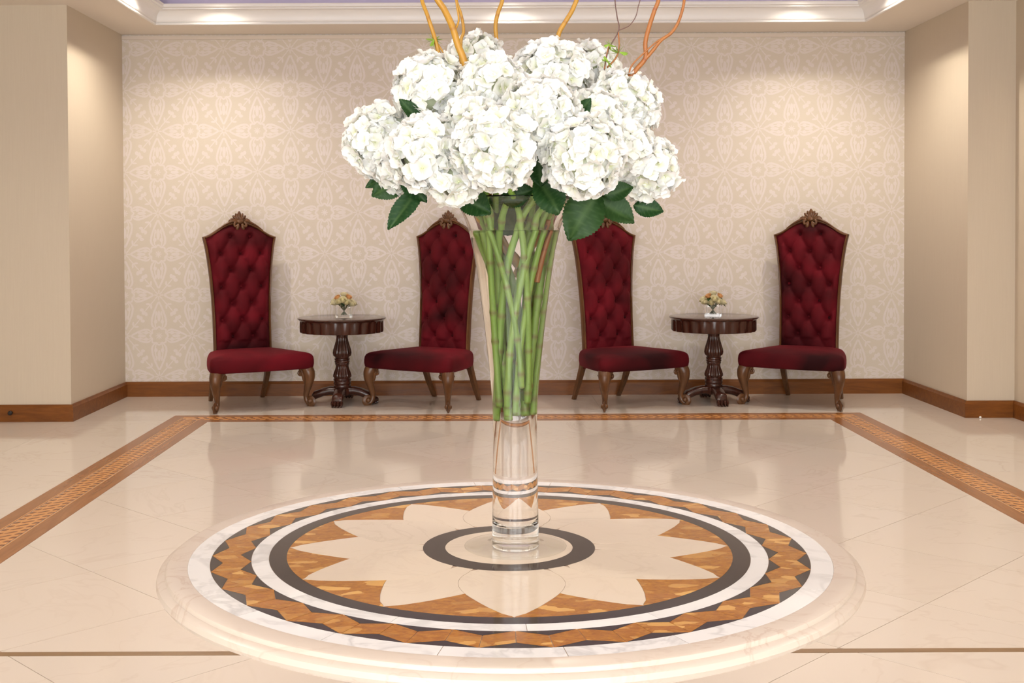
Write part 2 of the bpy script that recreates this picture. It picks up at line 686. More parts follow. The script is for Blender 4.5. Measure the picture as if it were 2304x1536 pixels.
def clip(poly, a, b, c):
    """keep the part of a convex polygon where a x + b y <= c"""
    out = []
    for i, p in enumerate(poly):
        q = poly[(i + 1) % len(poly)]
        dp, dq = a * p[0] + b * p[1] - c, a * q[0] + b * q[1] - c
        if dp <= 0:
            out.append(p)
        if dp * dq < 0:
            t = dp / (dp - dq)
            out.append((p[0] + (q[0] - p[0]) * t, p[1] + (q[1] - p[1]) * t))
    return out


def clip_rect(poly, x0, x1, y0, y1):
    for a, b, c in ((-1, 0, -x0), (1, 0, x1), (0, -1, -y0), (0, 1, y1)):
        poly = clip(poly, a, b, c)
        if len(poly) < 3:
            return []
    return poly


def poly_area(p):
    return abs(sum(p[i][0] * p[(i + 1) % len(p)][1] - p[(i + 1) % len(p)][0] * p[i][1] for i in range(len(p)))) / 2


# ------------------------------------------------------------------ floor
BL, BR, BY, BW, SY = -2.1837, 2.6312, 8.3813, 0.2934, 3.6188
floor = struct(MB().box(XLW - 0.2, XRW + 0.2, YF - 0.2, YB + 0.2, -0.12, -0.0015).obj('floor', M['grout'], smooth=False))


def tile(poly, z=0.0):
    if len(poly) >= 3 and poly_area(poly) > 0.0015:
        cx = sum(p[0] for p in poly) / len(poly)
        cyy = sum(p[1] for p in poly) / len(poly)
        o = MB().prism([(p[0] - cx, p[1] - cyy) for p in poly], -0.012, 0.0).obj('tile', M['floor'], floor, smooth=False)
        o.location = (cx, cyy, z)


P, J = 0.859, 0.0018
for i in range(-3, 14):
    for j in range(-3, 14):
        s0, d0 = 2.15 + P * (i - 4), -6.0 + P * (j - 4)      # x+y, x-y of the lower corner
        s0 += J; d0 += J
        s1, d1 = s0 + P - 2 * J, d0 + P - 2 * J
        dia = [((s + d) / 2, (s - d) / 2) for s, d in ((s0, d0), (s1, d0), (s1, d1), (s0, d1))]
        tile(clip_rect(dia, BL + BW + 0.001, BR - BW - 0.001, SY + 0.018, BY - BW - 0.001))
        tile(clip_rect(dia, BL + BW + 0.001, BR - BW - 0.001, 0.6, SY - 0.018))
T = 1.22
for i in range(-5, 6):
    for j in range(-4, 10):
        x0, y0 = -0.39 + T * i, 0.2 + T * j
        sq = [(x0, y0), (x0 + T - 0.001, y0), (x0 + T - 0.001, y0 + T - 0.001), (x0, y0 + T - 0.001)]
        tile(clip_rect(sq, XL + 0.002, XR - 0.002, BY + 0.001, YB - 0.002))
        tile(clip_rect(sq, XLW + 0.002, BL - 0.001, 0.6, YP - 0.002))
        tile(clip_rect(sq, BR + 0.001, XRW - 0.002, 0.6, YP - 0.002))
        tile(clip_rect(sq, XL + 0.002, BL - 0.001, YP - 0.002, BY))
        tile(clip_rect(sq, BR + 0.001, XR - 0.002, YP - 0.002, BY))
        tile(clip_rect(sq, XLW + 0.002, XRW - 0.002, YF + 0.01, 0.6))

t = MB().box(BL + BW, BR - BW, SY - 0.016, SY + 0.016, -0.01, 0.0008).obj('trim_1', M['strip'], smooth=False)
struct(t, 'thin brown strip set across the marble floor')


# wooden border: local u across (0 outer edge .. BW inner edge), v along
def border(idx, a, b, cross, mitre0, mitre1, light, dark, label, pieces):
    """a: start on the outer edge, b: end; cross: inward unit vector"""
    a, b, cross = Vector(a), Vector(b), Vector(cross)
    L = (b - a).length
    d = (b - a) / L

    def W(u, v):
        p = a + d * v + cross * u
        return (p.x, p.y)

    def band(name, u0, u1, z, mt, par):
        e0 = (lambda u: u) if mitre0 else (lambda u: 0)
        e1 = (lambda u: L - u) if mitre1 else (lambda u: L)
        return MB().prism([W(u0, e0(u0)), W(u1, e0(u1)), W(u1, e1(u1)), W(u0, e1(u0))], -0.012, z).obj(name, mt, par, smooth=False)
    root = struct(band('trim_%d' % idx, 0.0, BW, -0.002, M['inlay_dark'], None), label)
    band('outer_board', 0.0005, 0.076, 0.0004, dark, root)
    band('inner_board', 0.212, BW - 0.0005, 0.0004, dark, root)
    band('light_fillet', 0.0768, 0.0836, 0.0006, light, root)
    band('light_fillet', 0.2045, 0.2112, 0.0006, light, root)
    band('light_ground', 0.0905, 0.1975, 0.0003, light, root)
    # plaited inlay: a lozenge in the middle and a half one at each fillet, repeated
    pitch = 0.0638
    mid = [(-0.022, -0.021), (-0.007, -0.018), (0.020, 0.012), (0.022, 0.021), (0.007, 0.018), (-0.020, -0.012)]
    side = [(-0.011, -0.017), (0.005, -0.015), (0.015, 0.008), (0.011, 0.016), (-0.011, 0.006)]
    rows = [(0.144, 0.0, mid), (0.1015, 0.045, side), (0.1865, 0.041, [(-x, -y) for x, y in side])]
    n = int(L / pitch)
    ang = atan2(d.y, d.x) - pi / 2
    me = {}
    joined = MB()
    for k in range(n):
        for ri, (u, off, shp) in enumerate(rows):
            v = k * pitch + off
            if v < (u + 0.02 if mitre0 else 0.02) or v > L - (u + 0.02 if mitre1 else 0.02):
                continue
            px, py = W(u, v)
            mir = -1 if cross.cross(d.to_3d() if len(d) == 2 else d).z > 0 else 1
            if pieces:
                if ri not in me:
                    me[ri] = MB().prism([(x * (1 if mir < 0 else -1), y) for x, y in shp], -0.003, 0.0009).mesh('inlay_lozenge', M['inlay_dark'], False)
                link('inlay_lozenge', me[ri], root, Matrix.Translation((px, py, 0)) @ Matrix.Rotation(ang, 4, 'Z'))
            else:
                rot = Matrix.Rotation(ang, 2)
                joined.prism([tuple(Vector((px, py)) + rot @ Vector(q)) for q in shp], -0.003, 0.0009)
    if not pieces:
        o = joined.obj('inlay_lozenges', M['inlay_dark'], root, smooth=False)
        o['kind'] = 'stuff'
    return root


border(2, (BL, 3.7, 0), (BL, BY, 0), (1, 0, 0), False, True, M['border_light'], M['border_dark'], 'inlaid wooden floor border running along the left', True)
border(3, (BR, 3.7, 0), (BR, BY, 0), (-1, 0, 0), False, True, M['border_light'], M['border_dark'], 'inlaid wooden floor border running along the right', True)
border(4, (BL, BY, 0), (BR, BY, 0), (0, -1, 0), True, True, M['border_light'], M['border_dark_x'], 'inlaid wooden floor border in front of the chairs', False)

# ------------------------------------------------------------------ walls
struct(MB().box(XL - 0.3, XR + 0.3, YB, YB + 0.2, 0, ZC).obj('wall_back', M['paper'], smooth=False), 'wall papered in pale damask behind the chairs')
struct(MB().prism([(XL, YB + 0.2), (XL, YP), (XLW, YP), (XLW, YF), (XLW - 0.2, YF), (XLW - 0.2, YB + 0.2)], 0, ZC).obj('wall_left', M['wall'], smooth=False), 'plain beige wall and projecting pier on the left')
struct(MB().prism([(XR, YB + 0.2), (XR, YP), (XRW, YP), (XRW, YF), (XRW + 0.2, YF), (XRW + 0.2, YB + 0.2)], 0, ZC).obj('wall_right', M['wall'], smooth=False), 'plain beige wall and projecting pier on the right')
# wall behind the camera, three tall windows
wf = MB()
xs = [XLW - 0.2, -3.6, -1.6, -1.2, 0.8, 1.2, 3.2, XRW + 0.2]
for k in range(0, 8, 2):
    wf.box(xs[k], xs[k + 1], YF - 0.2, YF, 0, ZC)
for k in range(1, 7, 2):
    wf.box(xs[k], xs[k + 1], YF - 0.2, YF, 0, 0.25)
    wf.box(xs[k], xs[k + 1], YF - 0.2, YF, 2.65, ZC)
struct(wf.obj('wall_front', M['wall'], smooth=False))
for k in range(1, 7, 2):
    wd = MB()
    a, c = xs[k], xs[k + 1]
    for q in (a, (a + c) / 2 - 0.03, c - 0.06):
        wd.box(q, q + 0.06, YF - 0.16, YF - 0.1, 0.25, 2.65)
    for q in (0.25, 1.9, 2.59):
        wd.box(a, c, YF - 0.16, YF - 0.1, q, q + 0.06)
    wo = struct(wd.obj('window_%d' % ((k + 1) // 2), M['white_frame'], smooth=False))
    MB().box(a + 0.01, c - 0.01, YF - 0.135, YF - 0.125, 0.26, 2.64).obj('pane', M['pane'], wo, smooth=False)

# plain band over the paper
struct(MB().box(XL + 0.001, XR - 0.001, YB - 0.012, YB - 0.0005, 2.792, ZC - 0.009).obj('trim_5', M['frieze'], smooth=False), 'plain band at the top of the papered wall')


def baseboard(name, pts, label):
    """pts: polyline on the wall face, room on its left side"""
    prof = [(0.0, 0.0), (0.018, 0.0), (0.018, 0.096), (0.013, 0.108), (0.011, 0.116), (0.0, 0.116)]
    P2 = [Vector(p) for p in pts]
    rings = []
    for i, p in enumerate(P2):
        ds = []
        if i > 0:
            ds.append((P2[i] - P2[i - 1]).normalized())
        if i < len(P2) - 1:
            ds.append((P2[i + 1] - P2[i]).normalized())
        ns = [Vector((-d.y, d.x)) for d in ds]
        n = sum(ns, Vector((0, 0)))
        n = n / (n.dot(ns[0]))
        rings.append([(p.x + n.x * o, p.y + n.y * o, z) for o, z in prof])
    return struct(MB().rings(rings).obj(name, M['base'], smooth=False), label)


e = 0.0006
baseboard('baseboard_back', [(XR - e, YB - e), (XL + e, YB - e)], 'brown wooden baseboard under the papered wall')
baseboard('baseboard_left', [(XL + e, YB - 0.02), (XL + e, YP - e), (XLW + e, YP - e), (XLW + e, YF + 0.02)], 'brown wooden baseboard around the left pier')
baseboard('baseboard_right', [(XRW - e, YF + 0.02), (XRW - e, YP - e), (XR - e, YP - e), (XR - e, YB - 0.02)], 'brown wooden baseboard around the right pier')

# ceiling: soffit ring with a raised tray
cl = MB()
cl.box(XLW - 0.2, TX0, YF - 0.2, YB + 0.2, ZC, ZC + 0.25)
cl.box(TX1, XRW + 0.2, YF - 0.2, YB + 0.2, ZC, ZC + 0.25)
cl.box(TX0, TX1, TY1, YB + 0.2, ZC, ZC + 0.25)
cl.box(TX0, TX1, YF - 0.2, TY0, ZC, ZC + 0.25)
ceil = struct(cl.obj('ceiling', M['ceiling'], smooth=False), 'beige ceiling with a raised tray')
tp = MB().box(TX0, TX1, TY0, TY1, ZT, ZT + 0.1)
for bx in ((TX0, TX1, TY1 - 0.004, TY1 - 0.0005), (TX0, TX1, TY0 + 0.0005, TY0 + 0.004), (TX0 + 0.0005, TX0 + 0.004, TY0, TY1), (TX1 - 0.004, TX1 - 0.0005, TY0, TY1)):
    tp.box(*bx, ZC + 0.139, ZT)
tp.obj('tray_panel', M['lavender'], ceil, smooth=False)
# crown moulding round the tray; (inwards, up)
cp = [(0.0, 0.0), (0.012, 0.0), (0.016, 0.004), (0.016, 0.012), (0.010, 0.016), (0.016, 0.020), (0.020, 0.026)]
for k in range(9):
    tt = k / 8 * pi / 2
    cp.append((0.022 + 0.052 * (1 - cos(tt)), 0.032 + 0.070 * sin(tt)))
cp += [(0.080, 0.104), (0.080, 0.112), (0.086, 0.114), (0.092, 0.120), (0.092, 0.134), (0.098, 0.141), (0.0, 0.141)]
ring_ = []
for o, z in [(cx_, cz_) for cx_, cz_ in cp]:
    ring_.append((o, z))
rings = []
for sx, sy, xx, yy in ((1, 1, TX0, TY0), (-1, 1, TX1, TY0), (-1, -1, TX1, TY1), (1, -1, TX0, TY1)):
    rings.append([(xx + sx * o, yy + sy * o, ZC + z) for o, z in ring_])
struct(MB().rings(rings + [rings[0]], cap=False).obj('trim_6', M['crown'], smooth=True, angle=30), 'cream crown moulding round the ceiling tray')

# recessed downlights along the tray edge
trim_me = MB().lathe([(0.036, 0.0), (0.048, -0.004), (0.052, -0.003), (0.054, 0.0)], 24).mesh('trim_ring', M['crown'])
lens_me = MB().lathe([(0.0, -0.001), (0.034, -0.001)], 20).mesh('lens', M['lens'])
spots = [(x, TY1 - 0.25, 'above the chairs, ' + q) for x, q in ((-1.95, 'left one'), (0.2, 'middle one'), (2.33, 'right one'))]
for y, q in ((8.25, 'nearest the papered wall'), (6.1, 'halfway down the room'), (3.5, 'nearest the entrance')):
    spots += [(TX0 + 0.26, y, 'along the left tray edge, ' + q), (TX1 - 0.26, y, 'along the right tray edge, ' + q)]
spots += [(0.2, 5.0, 'added as fill in the tray centre behind the bouquet'), (-0.95, 1.9, 'added as fill in the tray centre left of the bouquet'), (1.25, 1.9, 'added as fill in the tray centre right of the bouquet')]  # centre lamps added to brighten table, bouquet and middle of the floor
for x, y, where in spots:
    r_ = tag(empty('downlight', (x, y, ZT - 0.0005)), 'small round recessed ceiling downlight ' + where, 'light', 'recessed ceiling downlights')
    link('trim_ring', trim_me, r_)
    link('lens', lens_me, r_)
    ld = bpy.data.lights.new('downlight_lamp', 'SPOT')
    ld.energy = 19 if 'above the chairs' in where else (115 if 'behind' in where else 33 if 'centre' in where else 66)
    ld.color = (1.0, 0.915, 0.785)
    ld.spot_size = R(142)
    ld.spot_blend = 0.75
    ld.shadow_soft_size = 0.03
    lo = bpy.data.objects.new('lamp', ld)
    COL.objects.link(lo)
    lo.parent = r_
    lo.location = (0, 0, -0.012)

# small black stop on the left baseboard, scrap by the right one
o = MB().lathe([(0.0, 0.0), (0.011, 0.0), (0.011, 0.012), (0.015, 0.016), (0.015, 0.026), (0.009, 0.032), (0.0, 0.032)], 16).obj('door_stop', M['black'])
o.rotation_euler = (R(90), 0, 0)
o.location = (-3.234, YP - 0.0186, 0.064)
tag(o, 'small black rubber door stop on the left baseboard', 'door stop')
o = MB().ball((0, 0, 0.007), (0.009, 0.006, 0.007), None, 7, 5).obj('paper_scrap', M['scrap'])
o.location = (3.36, 8.10, 0.0004)
tag(o, 'tiny white paper scrap on the floor by the right pier', 'scrap')

# ------------------------------------------------------------------ round marble table
TC = (0.0414, 2.1929)
TZ = 0.70
rt = tag(empty('marble_table', (TC[0], TC[1], 0)), 'large round table with inlaid marble flower top in the foreground', 'table')
MB().lathe([(0.0, 0.655), (0.585, 0.655), (0.602, 0.660), (0.606, 0.668), (0.616, 0.6685), (0.624, 0.672), (0.628, 0.679), (0.626, 0.687), (0.618, 0.6915),
            (0.6135, 0.6920), (0.6135, 0.6945), (0.6115, 0.6985), (0.608, TZ), (0.5752, TZ), (0.5752, TZ - 0.004), (0.0, TZ - 0.004)], 128).obj('moulded_slab', [M['edge']], rt, angle=28)
MB().lathe([(0.0, TZ - 0.0041), (0.5751, TZ - 0.0041), (0.5751, TZ - 0.0007), (0.0, TZ - 0.0007)], 96).obj('seam_bed', M['seam'], rt, smooth=False)
MB().lathe([(0.0, 0.03), (0.30, 0.03), (0.30, 0.05), (0.26, 0.07), (0.12, 0.11), (0.10, 0.2), (0.13, 0.36), (0.10, 0.5), (0.14, 0.58), (0.30, 0.63), (0.34, 0.655), (0.0, 0.655)], 48).obj('pedestal', M['edge'], rt, angle=50)
MB().lathe([(0.0, 0.0005), (0.34, 0.0005), (0.35, 0.01), (0.34, 0.03), (0.0, 0.03)], 48).obj('foot_plate', M['edge'], rt, angle=40)


def pol(r, a):
    return (r * cos(R(a)), r * sin(R(a)))


def arc(r, a0, a1, step=2.0):
    n = max(1, int(abs(a1 - a0) / step + 0.5))
    return [pol(r, a0 + (a1 - a0) * i / n) for i in range(n + 1)]


def piece(name, poly, mt):
    return MB().prism(poly, TZ - 0.0045, TZ).obj(name, mt, rt, smooth=False)


gp = 0.06                                            # joint, degrees at the rim
n = 20
for k in range(n):
    a0, a1 = 7 + k * 360 / n + gp, 7 + (k + 1) * 360 / n - gp
    piece('white_segment', arc(0.5749, a0, a1) + arc(0.5375, a1, a0), M['white'])
n = 14
for k in range(n):
    a0, a1 = 15 + k * 360 / n + gp, 15 + (k + 1) * 360 / n - gp
    piece('white_segment', arc(0.4658, a0, a1) + arc(0.4355, a1, a0), M['white'])
NZ = 32
dz_ = 360 / NZ
RO, RI, AO, AI = 0.5368, 0.4664, 0.5150, 0.4870
for k in range(NZ):
    a = k * dz_
    h = dz_ / 2
    piece('amber_lozenge', [pol(AO, a + gp), pol(RI, a + gp), pol(AI, a + h - gp), pol(RO, a + h - gp)][::-1], M['amber'])
    piece('amber_lozenge', [pol(RO, a + h + gp), pol(AI, a + h + gp), pol(RI, a + dz_ - gp), pol(AO, a + dz_ - gp)][::-1], M['amber'])
    piece('dark_triangle', arc(RO, a - h + 0.25, a + h - 0.25, 1.5) + [pol(AO + 0.0006, a)], M['dark'])
    piece('dark_triangle', ([pol(AI - 0.0006, a + h)] + arc(RI, a + dz_ - 0.25, a + 0.25, 1.5))[::-1], M['dark'])
for r0, r1, nm in ((0.4350, 0.4045, 'dark_ring'), (0.1580, 0.1175, 'dark_ring')):
    MB().lathe([(r1, TZ - 0.0045), (r0, TZ - 0.0045), (r0, TZ), (r1, TZ), (r1, TZ - 0.0045)], 96).obj(nm, M['dark'], rt, smooth=False)
MB().lathe([(0.0, TZ - 0.0045), (0.1171, TZ - 0.0045), (0.1171, TZ), (0.0, TZ)], 64).obj('centre_disc', M['cream'], rt, smooth=False)

# petals: axis distance -> half width
PW = [(0.1585, 0.070), (0.19, 0.083), (0.22, 0.0885), (0.25, 0.0865), (0.285, 0.0763), (0.32, 0.0595), (0.355, 0.040), (0.385, 0.0195), (0.4035, 0.0)]


def pw(s):
    # smooth interpolation
    for i in range(len(PW) - 1):
        if s <= PW[i + 1][0]:
            p0, p1, p2, p3 = PW[max(i - 1, 0)], PW[i], PW[i + 1], PW[min(i + 2, len(PW) - 1)]
            t = (s - p1[0]) / (p2[0] - p1[0])
            return max(0, 0.5 * (2 * p1[1] + (p2[1] - p0[1]) * t + (2 * p0[1] - 5 * p1[1] + 4 * p2[1] - p3[1]) * t * t + (3 * p1[1] - p0[1] - 3 * p2[1] + p3[1]) * t ** 3))
    return 0


def rotp(p, a):
    c, s = cos(R(a)), sin(R(a))
    return (p[0] * c - p[1] * s, p[0] * s + p[1] * c)


side_pts = []                                        # along +x axis petal, upper edge, from ring to tip
s = 0.1585
while s < 0.4035:
    side_pts.append((s, pw(s)))
    s += 0.006
side_pts.append((0.4035, 0.0))
side_pts = [p for p in side_pts if math.hypot(*p) >= 0.1590]
p0 = side_pts[0]
val_r = None
lower = [p for p in side_pts if atan2(p[1], p[0]) > R(15)]      # hidden under / over the neighbour
upper = [p for p in side_pts if atan2(p[1], p[0]) <= R(15)]
# exact valley point on the 15 degree ray
pa, pb = lower[-1], upper[0]
fa, fb = atan2(pa[1], pa[0]) - R(15), atan2(pb[1], pb[0]) - R(15)
tt = fa / (fa - fb)
valley = (pa[0] + (pb[0] - pa[0]) * tt, pa[1] + (pb[1] - pa[1]) * tt)
a_ring = math.degrees(atan2(p0[1], p0[0]))
JS = 0.0004
for k in range(12):
    a = 30 * k
    if k % 2 == 1:                                   # full petals
        edge = lower + [valley] + upper
        poly = [(x, y - JS) for x, y in edge] + [(x, -y + JS) for x, y in edge[::-1][1:]]
        poly += arc(0.1585, -a_ring, a_ring, 3)[1:-1]
        piece('flower_petal', [rotp(p, a) for p in poly], M['cream'])
    else:                                            # petals showing between the full ones
        left = [rotp((x, -y), 30) for x, y in lower]            # edge of the next full petal, ring -> valley
        left = [p for p in left if atan2(p[1], p[0]) >= 0.0]
        poly = left + [valley] + upper
        poly = [(x, max(0, y - JS)) for x, y in poly]
        poly += [(x, -y) for x, y in poly[::-1] if y > 1e-6]
        poly += arc(0.1585, a_ring - 29.6, 29.6 - a_ring, 3)
        piece('flower_petal', [rotp(p, a) for p in poly], M['cream'])
    # amber field between this petal and the next
    e1 = [valley] + upper
    e1 = [(x, y + JS) for x, y in e1]
    e2 = [rotp((x, -y), 30) for x, y in e1]
    poly = e1 + arc(0.4040, 0.4, 29.6, 2) + e2[::-1][:-1]
    piece('amber_field', [rotp(p, a) for p in poly][::-1], M['amber'])

# ------------------------------------------------------------------ chairs
def back_w(z):
    return interp([(0.26, 0.224), (0.45, 0.222), (0.62, 0.223), (0.80, 0.229), (0.95, 0.239), (1.08, 0.253), (1.18, 0.268), (1.25, 0.284)], z)


TOP = [(0.0, 1.362), (0.05, 1.360), (0.085, 1.352), (0.12, 1.338), (0.155, 1.318), (0.19, 1.294), (0.225, 1.272), (0.255, 1.259), (0.284, 1.250)]


def back_top(x):
    return interp(TOP, abs(x))


def lean(p):
    x, y, z = p
    k = max(0, z - 0.36)
    return (x, y + 0.146 + 0.075 * k, z)


def build_chair():
    root = empty('high_back_chair')
    # seat cushion
    def outline(sc_):
        pts = []
        corners = [(-0.402, -0.365, 0.075), (0.402, -0.365, 0.075), (0.264, 0.165, 0.05), (-0.264, 0.165, 0.05)]
        cs = [Vector(c[:2]) for c in corners]
        for i, c in enumerate(cs):
            pr, nx = cs[i - 1], cs[(i + 1) % 4]
            r = corners[i][2]
            d0, d1 = (pr - c).normalized(), (nx - c).normalized()
            A_, B_ = c + d0 * r, c + d1 * r
            for q in range(7):
                t = q / 6
                pts.append(A_ * (1 - t) ** 2 + c * 2 * t * (1 - t) + B_ * t * t)
            nxt = nx + (c - nx).normalized() * corners[(i + 1) % 4][2]
            for q in range(1, 8):
                t = q / 8
                p = B_ + (nxt - B_) * t
                nrm = Vector((d1.y, -d1.x))
                pts.append(p + nrm * (0.022 if i == 0 else 0.012) * sin(pi * t))
        return [Vector((p.x * sc_, (p.y + 0.065) * sc_ - 0.065)) for p in pts]
    rings = []
    for z, s_ in ((0.279, 0.93), (0.281, 0.975), (0.291, 0.995), (0.315, 1.006), (0.340, 1.006), (0.362, 0.998), (0.378, 0.978), (0.389, 0.94), (0.396, 0.88), (0.404, 0.76), (0.410, 0.58), (0.413, 0.36), (0.414, 0.12)):
        rings.append([(p.x, p.y, z + 0.02 * max(0, (p.y + 0.1)) * (z > 0.36)) for p in outline(s_)])
    MB().rings(rings).obj('seat', M['velvet'], root, angle=180)
    # tufted back cushion
    nu, nv = 56, 96
    vs_, fs = [], []
    z0 = 0.34
    for j in range(nv + 1):
        v = j / nv
        for i in range(nu + 1):
            u = -1 + 2 * i / nu
            zz = z0 + v * (1.248 - z0)
            x = u * (back_w(zz) - 0.014)
            z = z0 + v * (back_top(x) - 0.015 - z0)
            p, q = x / 0.155 + (z - 0.6255) / 0.251, x / 0.155 - (z - 0.6255) / 0.251
            sp_, sq_ = abs(sin(pi * p)), abs(sin(pi * q))
            tuft = (sp_ * sq_) ** 0.45
            fp, fq = p - round(p), q - round(q)
            dx_, dz__ = (fp + fq) * 0.0775, (fp - fq) * 0.1255
            dip = math.exp(-(dx_ ** 2 + dz__ ** 2) / 0.0007)
            inside = 1.0 if (abs(x) < 0.215 and 0.47 < z < 1.29) else 0.55
            ed = (1 - abs(u) ** 10) * (1 - max(0, 2 * v - 1) ** 14) * (1 - max(0, 1 - 2 * v) ** 12)
            y = -(0.012 + ed * (0.020 + 0.032 * tuft * inside + 0.004) - ed * 0.034 * dip * inside)
            vs_.append(lean((x, y, z)))
    for j in range(nv):
        for i in range(nu):
            a = j * (nu + 1) + i
            fs.append((a, a + 1, a + nu + 2, a + nu + 1))
    mb = MB().add(vs_, fs)
    back = mb.obj('backrest', M['velvet'], root, angle=180, recalc=False)
    btn = MB().ball((0, 0, 0), (0.011, 0.006, 0.011), None, 10, 6).mesh('button', M['velvet'])
    for k in range(7):
        z = 0.50 + 0.1255 * k
        for x in ((-0.0775, 0.0775) if k % 2 == 0 else (-0.155, 0.0, 0.155)):
            link('button', btn, back, Matrix.Translation(lean((x, -0.0125, z))))
    # wooden frame round the back
    left, right = [], []
    zs = [0.26 + (1.25 - 0.26) * i / 22 for i in range(23)]
    outer = [(back_w(z), z) for z in zs] + [(0.279 - 0.279 * i / 24, None) for i in range(1, 25)]
    pts = []
    for x, z in outer:
        pts.append((x, back_top(x) if z is None else z))
    pts = pts + [(-x, z) for x, z in pts[::-1][1:]]
    ring_sec = []
    for i, (x, z) in enumerate(pts):
        a, c = pts[max(i - 1, 0)], pts[min(i + 1, len(pts) - 1)]
        tx, tz = c[0] - a[0], c[1] - a[1]
        L = math.hypot(tx, tz)
        nx, nz = -tz / L, tx / L            # inward
        sec = []
        for o, y in ((0.0, 0.018), (-0.002, 0.0), (0.0, -0.022), (0.004, -0.028), (0.010, -0.028), (0.015, -0.022), (0.017, -0.010), (0.017, 0.018)):
            sec.append(lean((x + nx * o, y, z + nz * o)))
        ring_sec.append(sec)
    MB().rings(ring_sec).obj('back_frame', M['chairwood'], root, angle=50)
    pan = [(x * 0.965, z - 0.008) for x, z in pts]
    n_ = len(pan)
    MB().add([lean((x, 0.006, z)) for x, z in pan] + [lean((x, 0.020, z)) for x, z in pan],
             [tuple(range(n_)), tuple(range(2 * n_ - 1, n_ - 1, -1))] + [(i, (i + 1) % n_, n_ + (i + 1) % n_, n_ + i) for i in range(n_)]).obj('back_panel', M['velvet'], root, smooth=False)
    # carved crest
    cr = MB()
    def L_(x, z, y=-0.012): return lean((x, y, z))
    for ang, ln, wd in ((0, 0.046, 0.017), (24, 0.040, 0.015), (-24, 0.040, 0.015), (48, 0.040, 0.015), (-48, 0.040, 0.015), (74, 0.042, 0.014), (-74, 0.042, 0.014)):
        rot = Matrix.Rotation(R(ang), 3, 'Y')
        c = Vector((0, 0, 1.366)) + rot @ Vector((0, 0, ln * 0.78))
        cr.ball(L_(c.x, c.z, -0.014), (wd, 0.014, ln), rot, 8, 8)
    cr.ball(L_(0, 1.428), (0.012, 0.012, 0.016), None, 8, 6)
    cr.ball(L_(0, 1.366, -0.024), (0.030, 0.018, 0.018), None, 10, 6)
    for s_ in (-1, 1):
        pth = smooth_path([L_(s_ * 0.020, 1.338, -0.034), L_(s_ * 0.040, 1.330, -0.034), L_(s_ * 0.047, 1.348, -0.034), L_(s_ * 0.035, 1.362, -0.032), L_(s_ * 0.060, 1.368, -0.03),
                           L_(s_ * 0.098, 1.352, -0.028), L_(s_ * 0.135, 1.332, -0.026), L_(s_ * 0.182, 1.298, -0.024)], 5)
        nn = len(pth)
        cr.tube(pth, [0.009 + 0.003 * sin(pi * i / nn) - 0.006 * (i / nn) ** 2 for i in range(nn)], 8)
        cr.ball(L_(s_ * 0.020, 1.325, -0.032), (0.015, 0.014, 0.028), Matrix.Rotation(R(-s_ * 12), 3, 'Y'), 9, 7)
        cr.ball(L_(s_ * 0.066, 1.376, -0.018), (0.024, 0.012, 0.012), Matrix.Rotation(R(s_ * 28), 3, 'Y'), 8, 6)
    cr.obj('carved_crest', M['chairwood'], root, angle=60)
    # cabriole front legs
    for s_ in (-1, 1):
        lg = MB()
        dg = Vector((s_ * 0.62, -0.78, 0)).normalized()
        base = Vector((s_ * 0.328, -0.298, 0))
        prof = [(0.000, 0.298, 0.044), (0.020, 0.275, 0.047), (0.036, 0.245, 0.045), (0.040, 0.21, 0.039), (0.032, 0.165, 0.031), (0.018, 0.115, 0.0235), (0.010, 0.075, 0.019), (0.014, 0.045, 0.018), (0.030, 0.022, 0.017), (0.045, 0.016, 0.014)]
        pth = smooth_path([base + dg * o + Vector((0, 0, z)) for o, z, r in prof], 4)
        rad = []
        for i in range(len(pth)):
            f = i / 4
            k = min(int(f), len(prof) - 2)
            rad.append(prof[k][2] + (prof[k + 1][2] - prof[k][2]) * (f - k))
        lg.tube(pth, rad, 12)
        sd = Vector((-dg.y, dg.x, 0))
        # scroll foot
        c = base + dg * 0.046 + Vector((0, 0, 0.0380))
        sp = []
        for i in range(26):
            th = -2.2 + i / 25 * 8.2
            rr = 0.0275 * (1 - i / 25 * 0.8)
            sp.append(c + dg * (rr * cos(th)) + Vector((0, 0, rr * sin(th))))
        lg.tube(sp, [0.0096 - 0.002 * i / 25 for i in range(26)], 8, flat=2.6)
        rotf = Matrix((dg, sd, Vector((0, 0, 1)))).transposed()
        lg.ball(c, (0.022, 0.028, 0.022), rotf, 10, 7)
        # knee volutes, one at each side
        for q in (-1, 1):
            ax = Vector((-s_ * q * 0.5 - s_ * 0.5, 0.0, 0)) + Vector((0, (1 - q) * 0.5, 0))
            ax = Vector((-s_, 0, 0)) if q > 0 else Vector((0, 1, 0))
            cc = base + dg * 0.026 + ax * 0.058 + Vector((0, 0, 0.250))
            sp = []
            for i in range(22):
                th = pi / 2 - 0.4 + i / 21 * 7.2
                rr = 0.023 * (1 - i / 21 * 0.78)
                sp.append(cc + ax * (rr * cos(pi - th)) * -1 + Vector((0, 0, rr * sin(th))))
            lg.tube(sp, [0.0088 - 0.002 * i / 21 for i in range(22)], 7, flat=1.6)
            lg.tube([cc + Vector((0, 0, 0.016)) - ax * 0.008, cc - ax * 0.02 + Vector((0, 0, -0.012)), cc - ax * 0.026 + Vector((0, 0, -0.05)), cc - ax * 0.038 + Vector((0, 0, -0.085))], [0.012, 0.014, 0.011, 0.006], 8)
            out = Vector((0, -1, 0)) if q > 0 else Vector((s_, 0, 0))
            lg.ball(cc + out * 0.010, (0.010, 0.012, 0.010), None, 8, 6)
        lg.obj('leg', M['chairwood'], root, angle=60)
